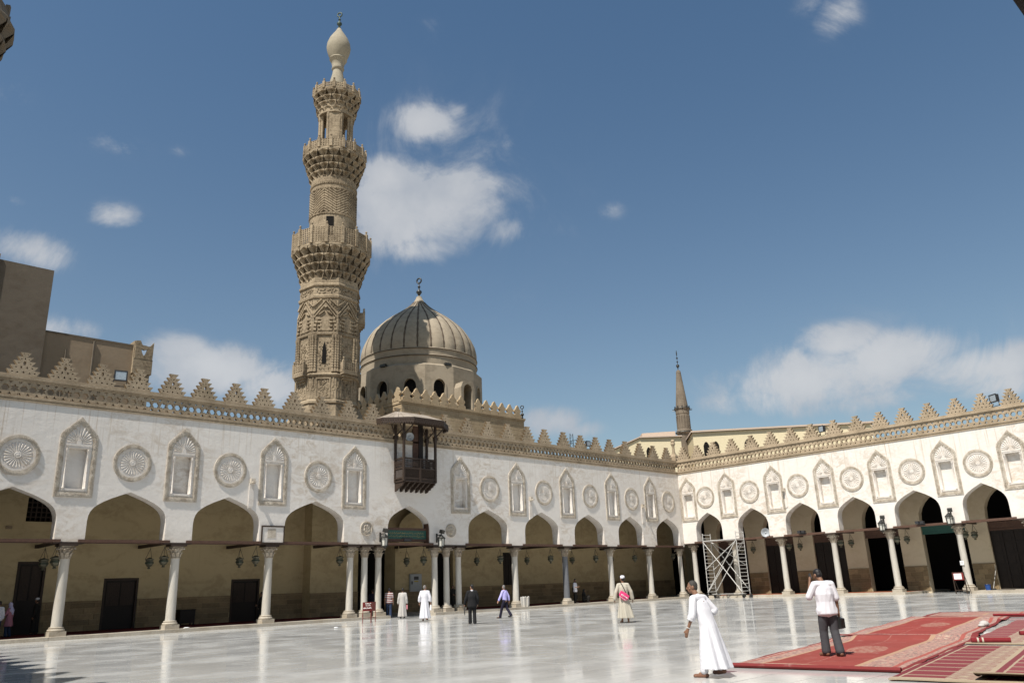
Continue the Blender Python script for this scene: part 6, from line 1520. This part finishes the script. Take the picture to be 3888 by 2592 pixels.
# woman in black sitting on the step
J = skeleton(); dz = V((0, 0, -.72))
for k in list(J):
    if isinstance(J[k], Vector) and k not in ('fwd',) and not k.startswith(('kn', 'an', 'toe')): J[k] = J[k] + dz
for s, k in ((-1, 'L'), (1, 'R')):
    J['kn' + k] = V((.13 * s, .36, .44)); J['an' + k] = V((.11 * s, .30, .07)); J['toe' + k] = V((.12 * s, .45, .03)); J['el' + k] = J['sh' + k] + V((.05 * s, .12, -.22)); J['wr' + k] = V((.06 * s, .33, .50))
o, T = person('woman in a black veil sitting low on the gallery step', (-13.6, .8, .17), (.75, -.66), 1.72, J, 'skin_light', far)
mb = MB(); mb.ell((0, -.02, .02), (.10, .115, .125), T); mb.capsule(J['head'] + V((0, -.05, -.08)), .10, J['chest'] + V((0, -.02, .05)), .17); o2 = fused(mb, far, 3, 'veil'); Ti = T.inverted()
bm = bmesh.new(); bm.from_mesh(o2); bmesh.ops.delete(bm, geom=[v for v in bm.verts if (lambda p: p.y > .055 and abs(p.x) < .062 and -.10 < p.z < .075)(Ti @ v.co)], context='VERTS'); bm.to_mesh(o2); bm.free(); add(o, 'veil', o2, 'c_dark')
mb = MB(); mb.capsule(J['pel'], .21, J['chest'], .17); limb(mb, [(J['hipL'], .14), (J['knL'], .12), (J['anL'] + V((0, 0, .04)), .10)]); limb(mb, [(J['hipR'], .14), (J['knR'], .12), (J['anR'] + V((0, 0, .04)), .10)]); mb.capsule(J['knL'] - V((0, 0, .1)), .12, J['knR'] - V((0, 0, .1)), .12)
for k in 'LR': limb(mb, [(J['sh' + k], .08), (J['el' + k], .07), (J['wr' + k], .06)])
add(o, 'robe', fused(mb, far, 3, 'robe'), 'c_dark'); [shoe(J, k, M['c_shoeblk'], o) for k in 'LR']
# the left gallery
J = skeleton(stride=.05, head=(R(20), .15), armL=[(-.05, .10, -.27), (-.03, .26, -.38)]); o, T = person('girl in a lilac headscarf and dusty pink tunic at the far left', (-53.7, 3.3, .165), (-.75, .6), 1.62, J, 'skin_light', .014)
mb = MB(); mb.ell((0, -.02, .02), (.10, .115, .125), T); mb.capsule(J['head'] + V((0, -.04, -.08)), .09, J['chest'] + V((0, -.03, .06)), .165); mb.capsule(J['chest'] + V((0, -.10, .06)), .10, J['chest'] + V((0, -.14, -.12)), .05); sc_ = fused(mb, .014, 3, 'headscarf'); Ti = T.inverted()
bm = bmesh.new(); bm.from_mesh(sc_); bmesh.ops.delete(bm, geom=[v for v in bm.verts if (lambda p: p.y > .055 and abs(p.x) < .062 and -.10 < p.z < .075)(Ti @ v.co)], context='VERTS'); bm.to_mesh(sc_); bm.free(); add(o, 'headscarf', sc_, 'c_lilac')
mb = MB(); rg = []
for z, rx, ry in ((.55, .26, .21), (.7, .235, .19), (.95, .19, .15), (1.1, .165, .125), (1.3, .18, .13), (1.42, .14, .10), (1.48, .07, .07)): rg.append(ring((0, 0, z), rx, ry, 40, 7, .05 if z < .9 else .01, 1.0))
mb.loft(rg); [sleeve(mb, J, k, .066, .052, True, 1.8, .056) for k in 'LR']; add(o, 'tunic', fused(mb, .014, 2, 'tunic'), 'c_pink'); add(o, 'trousers', trousers(J, .015), 'c_jeans'); [shoe(J, k, M['c_shoeblk'], o) for k in 'LR']
J = skeleton(stride=.05, head=(R(-60), .1)); o, T = person('dark haired person in white top and jeans cut by the left edge', (-54.35, 2.6, .165), (-.2, .98), 1.70, J, 'skin_light', .014)
add(o, 'hair', hair_mesh(T, 'short', .011), 'hair_black'); add(o, 'shirt', shirt(J, .014, .84, (.2, .15), 1.7, 0, 1.0, .06), 'c_white'); add(o, 'trousers', trousers(J, .014), 'c_jeans'); [shoe(J, k, M['c_shoeblk'], o) for k in 'LR']
J = skeleton(stride=.05, head=(R(10), .1)); o, T = person('man in a dark robe and white skullcap before the tall gallery door', (-52.15, 4.9, .165), (-.8, .45), 1.80, J, 'skin', .014)
add(o, 'skullcap', cap_mesh(T), 'c_white'); add(o, 'hair', hair_mesh(T, 'short', .011), 'hair_black'); add(o, 'robe', galabiya(J, .015, .10, .24, 1.9, 23), 'c_dark'); [shoe(J, k, M['c_shoeblk'], o) for k in 'LR']
J = skeleton(stride=.24, armL=[(-.10, .14, -.24), (-.16, .30, -.40)], head=(0, .1)); o, T = person('person in dark clothes walking behind the third column from the left', (-39.9, 4.2, .165), (-.95, .3), 1.70, J, 'skin', far)
add(o, 'hair', hair_mesh(T, 'short', .012), 'hair_black'); add(o, 'shirt', shirt(J, far, .8, (.21, .16), 1.85, 0, 1.05, .065), 'c_dark'); add(o, 'trousers', trousers(J, far), 'c_dark'); [shoe(J, k, M['c_shoeblk'], o) for k in 'LR']
w_ = J['wrR']; b_ = MB(); b_.box((w_.x - .10, w_.y - .02, w_.z - .34), (w_.x + .08, w_.y + .02, w_.z - .06)); tag(obj('white_bag', b_, M['c_lilac'], None, loc=o.location, rot=o.rotation_euler), 'pale bag carried by the person behind the third column', 'bag')
J = skeleton(head=(R(40), 0), armL=[(-.05, .06, -.28), (.02, .26, -.30)], armR=[(.05, .06, -.28), (-.02, .26, -.32)]); o, T = person('woman in black standing between the triple columns right of the doorway', (-25.85, 2.6, .165), (-.1, -.99), 1.68, J, 'skin_light', far)
mb = MB(); mb.ell((0, -.02, .02), (.10, .115, .125), T); mb.capsule(J['head'] + V((0, -.04, -.08)), .09, J['chest'], .17); v_ = fused(mb, far, 3, 'veil'); Ti = T.inverted()
bm = bmesh.new(); bm.from_mesh(v_); bmesh.ops.delete(bm, geom=[v for v in bm.verts if (lambda p: p.y > .055 and abs(p.x) < .062 and -.10 < p.z < .075)(Ti @ v.co)], context='VERTS'); bm.to_mesh(v_); bm.free(); add(o, 'veil', v_, 'c_dark'); add(o, 'robe', galabiya(J, far, .06, .24, 1.9, 31), 'c_dark'); [shoe(J, k, M['c_shoeblk'], o) for k in 'LR']

for o in list(bpy.data.objects):
    if 'T' in o.keys(): del o['T']
print('objects', len(bpy.data.objects), 'tris', sum(len(p.vertices) - 2 for m_ in bpy.data.meshes for p in m_.polygons))
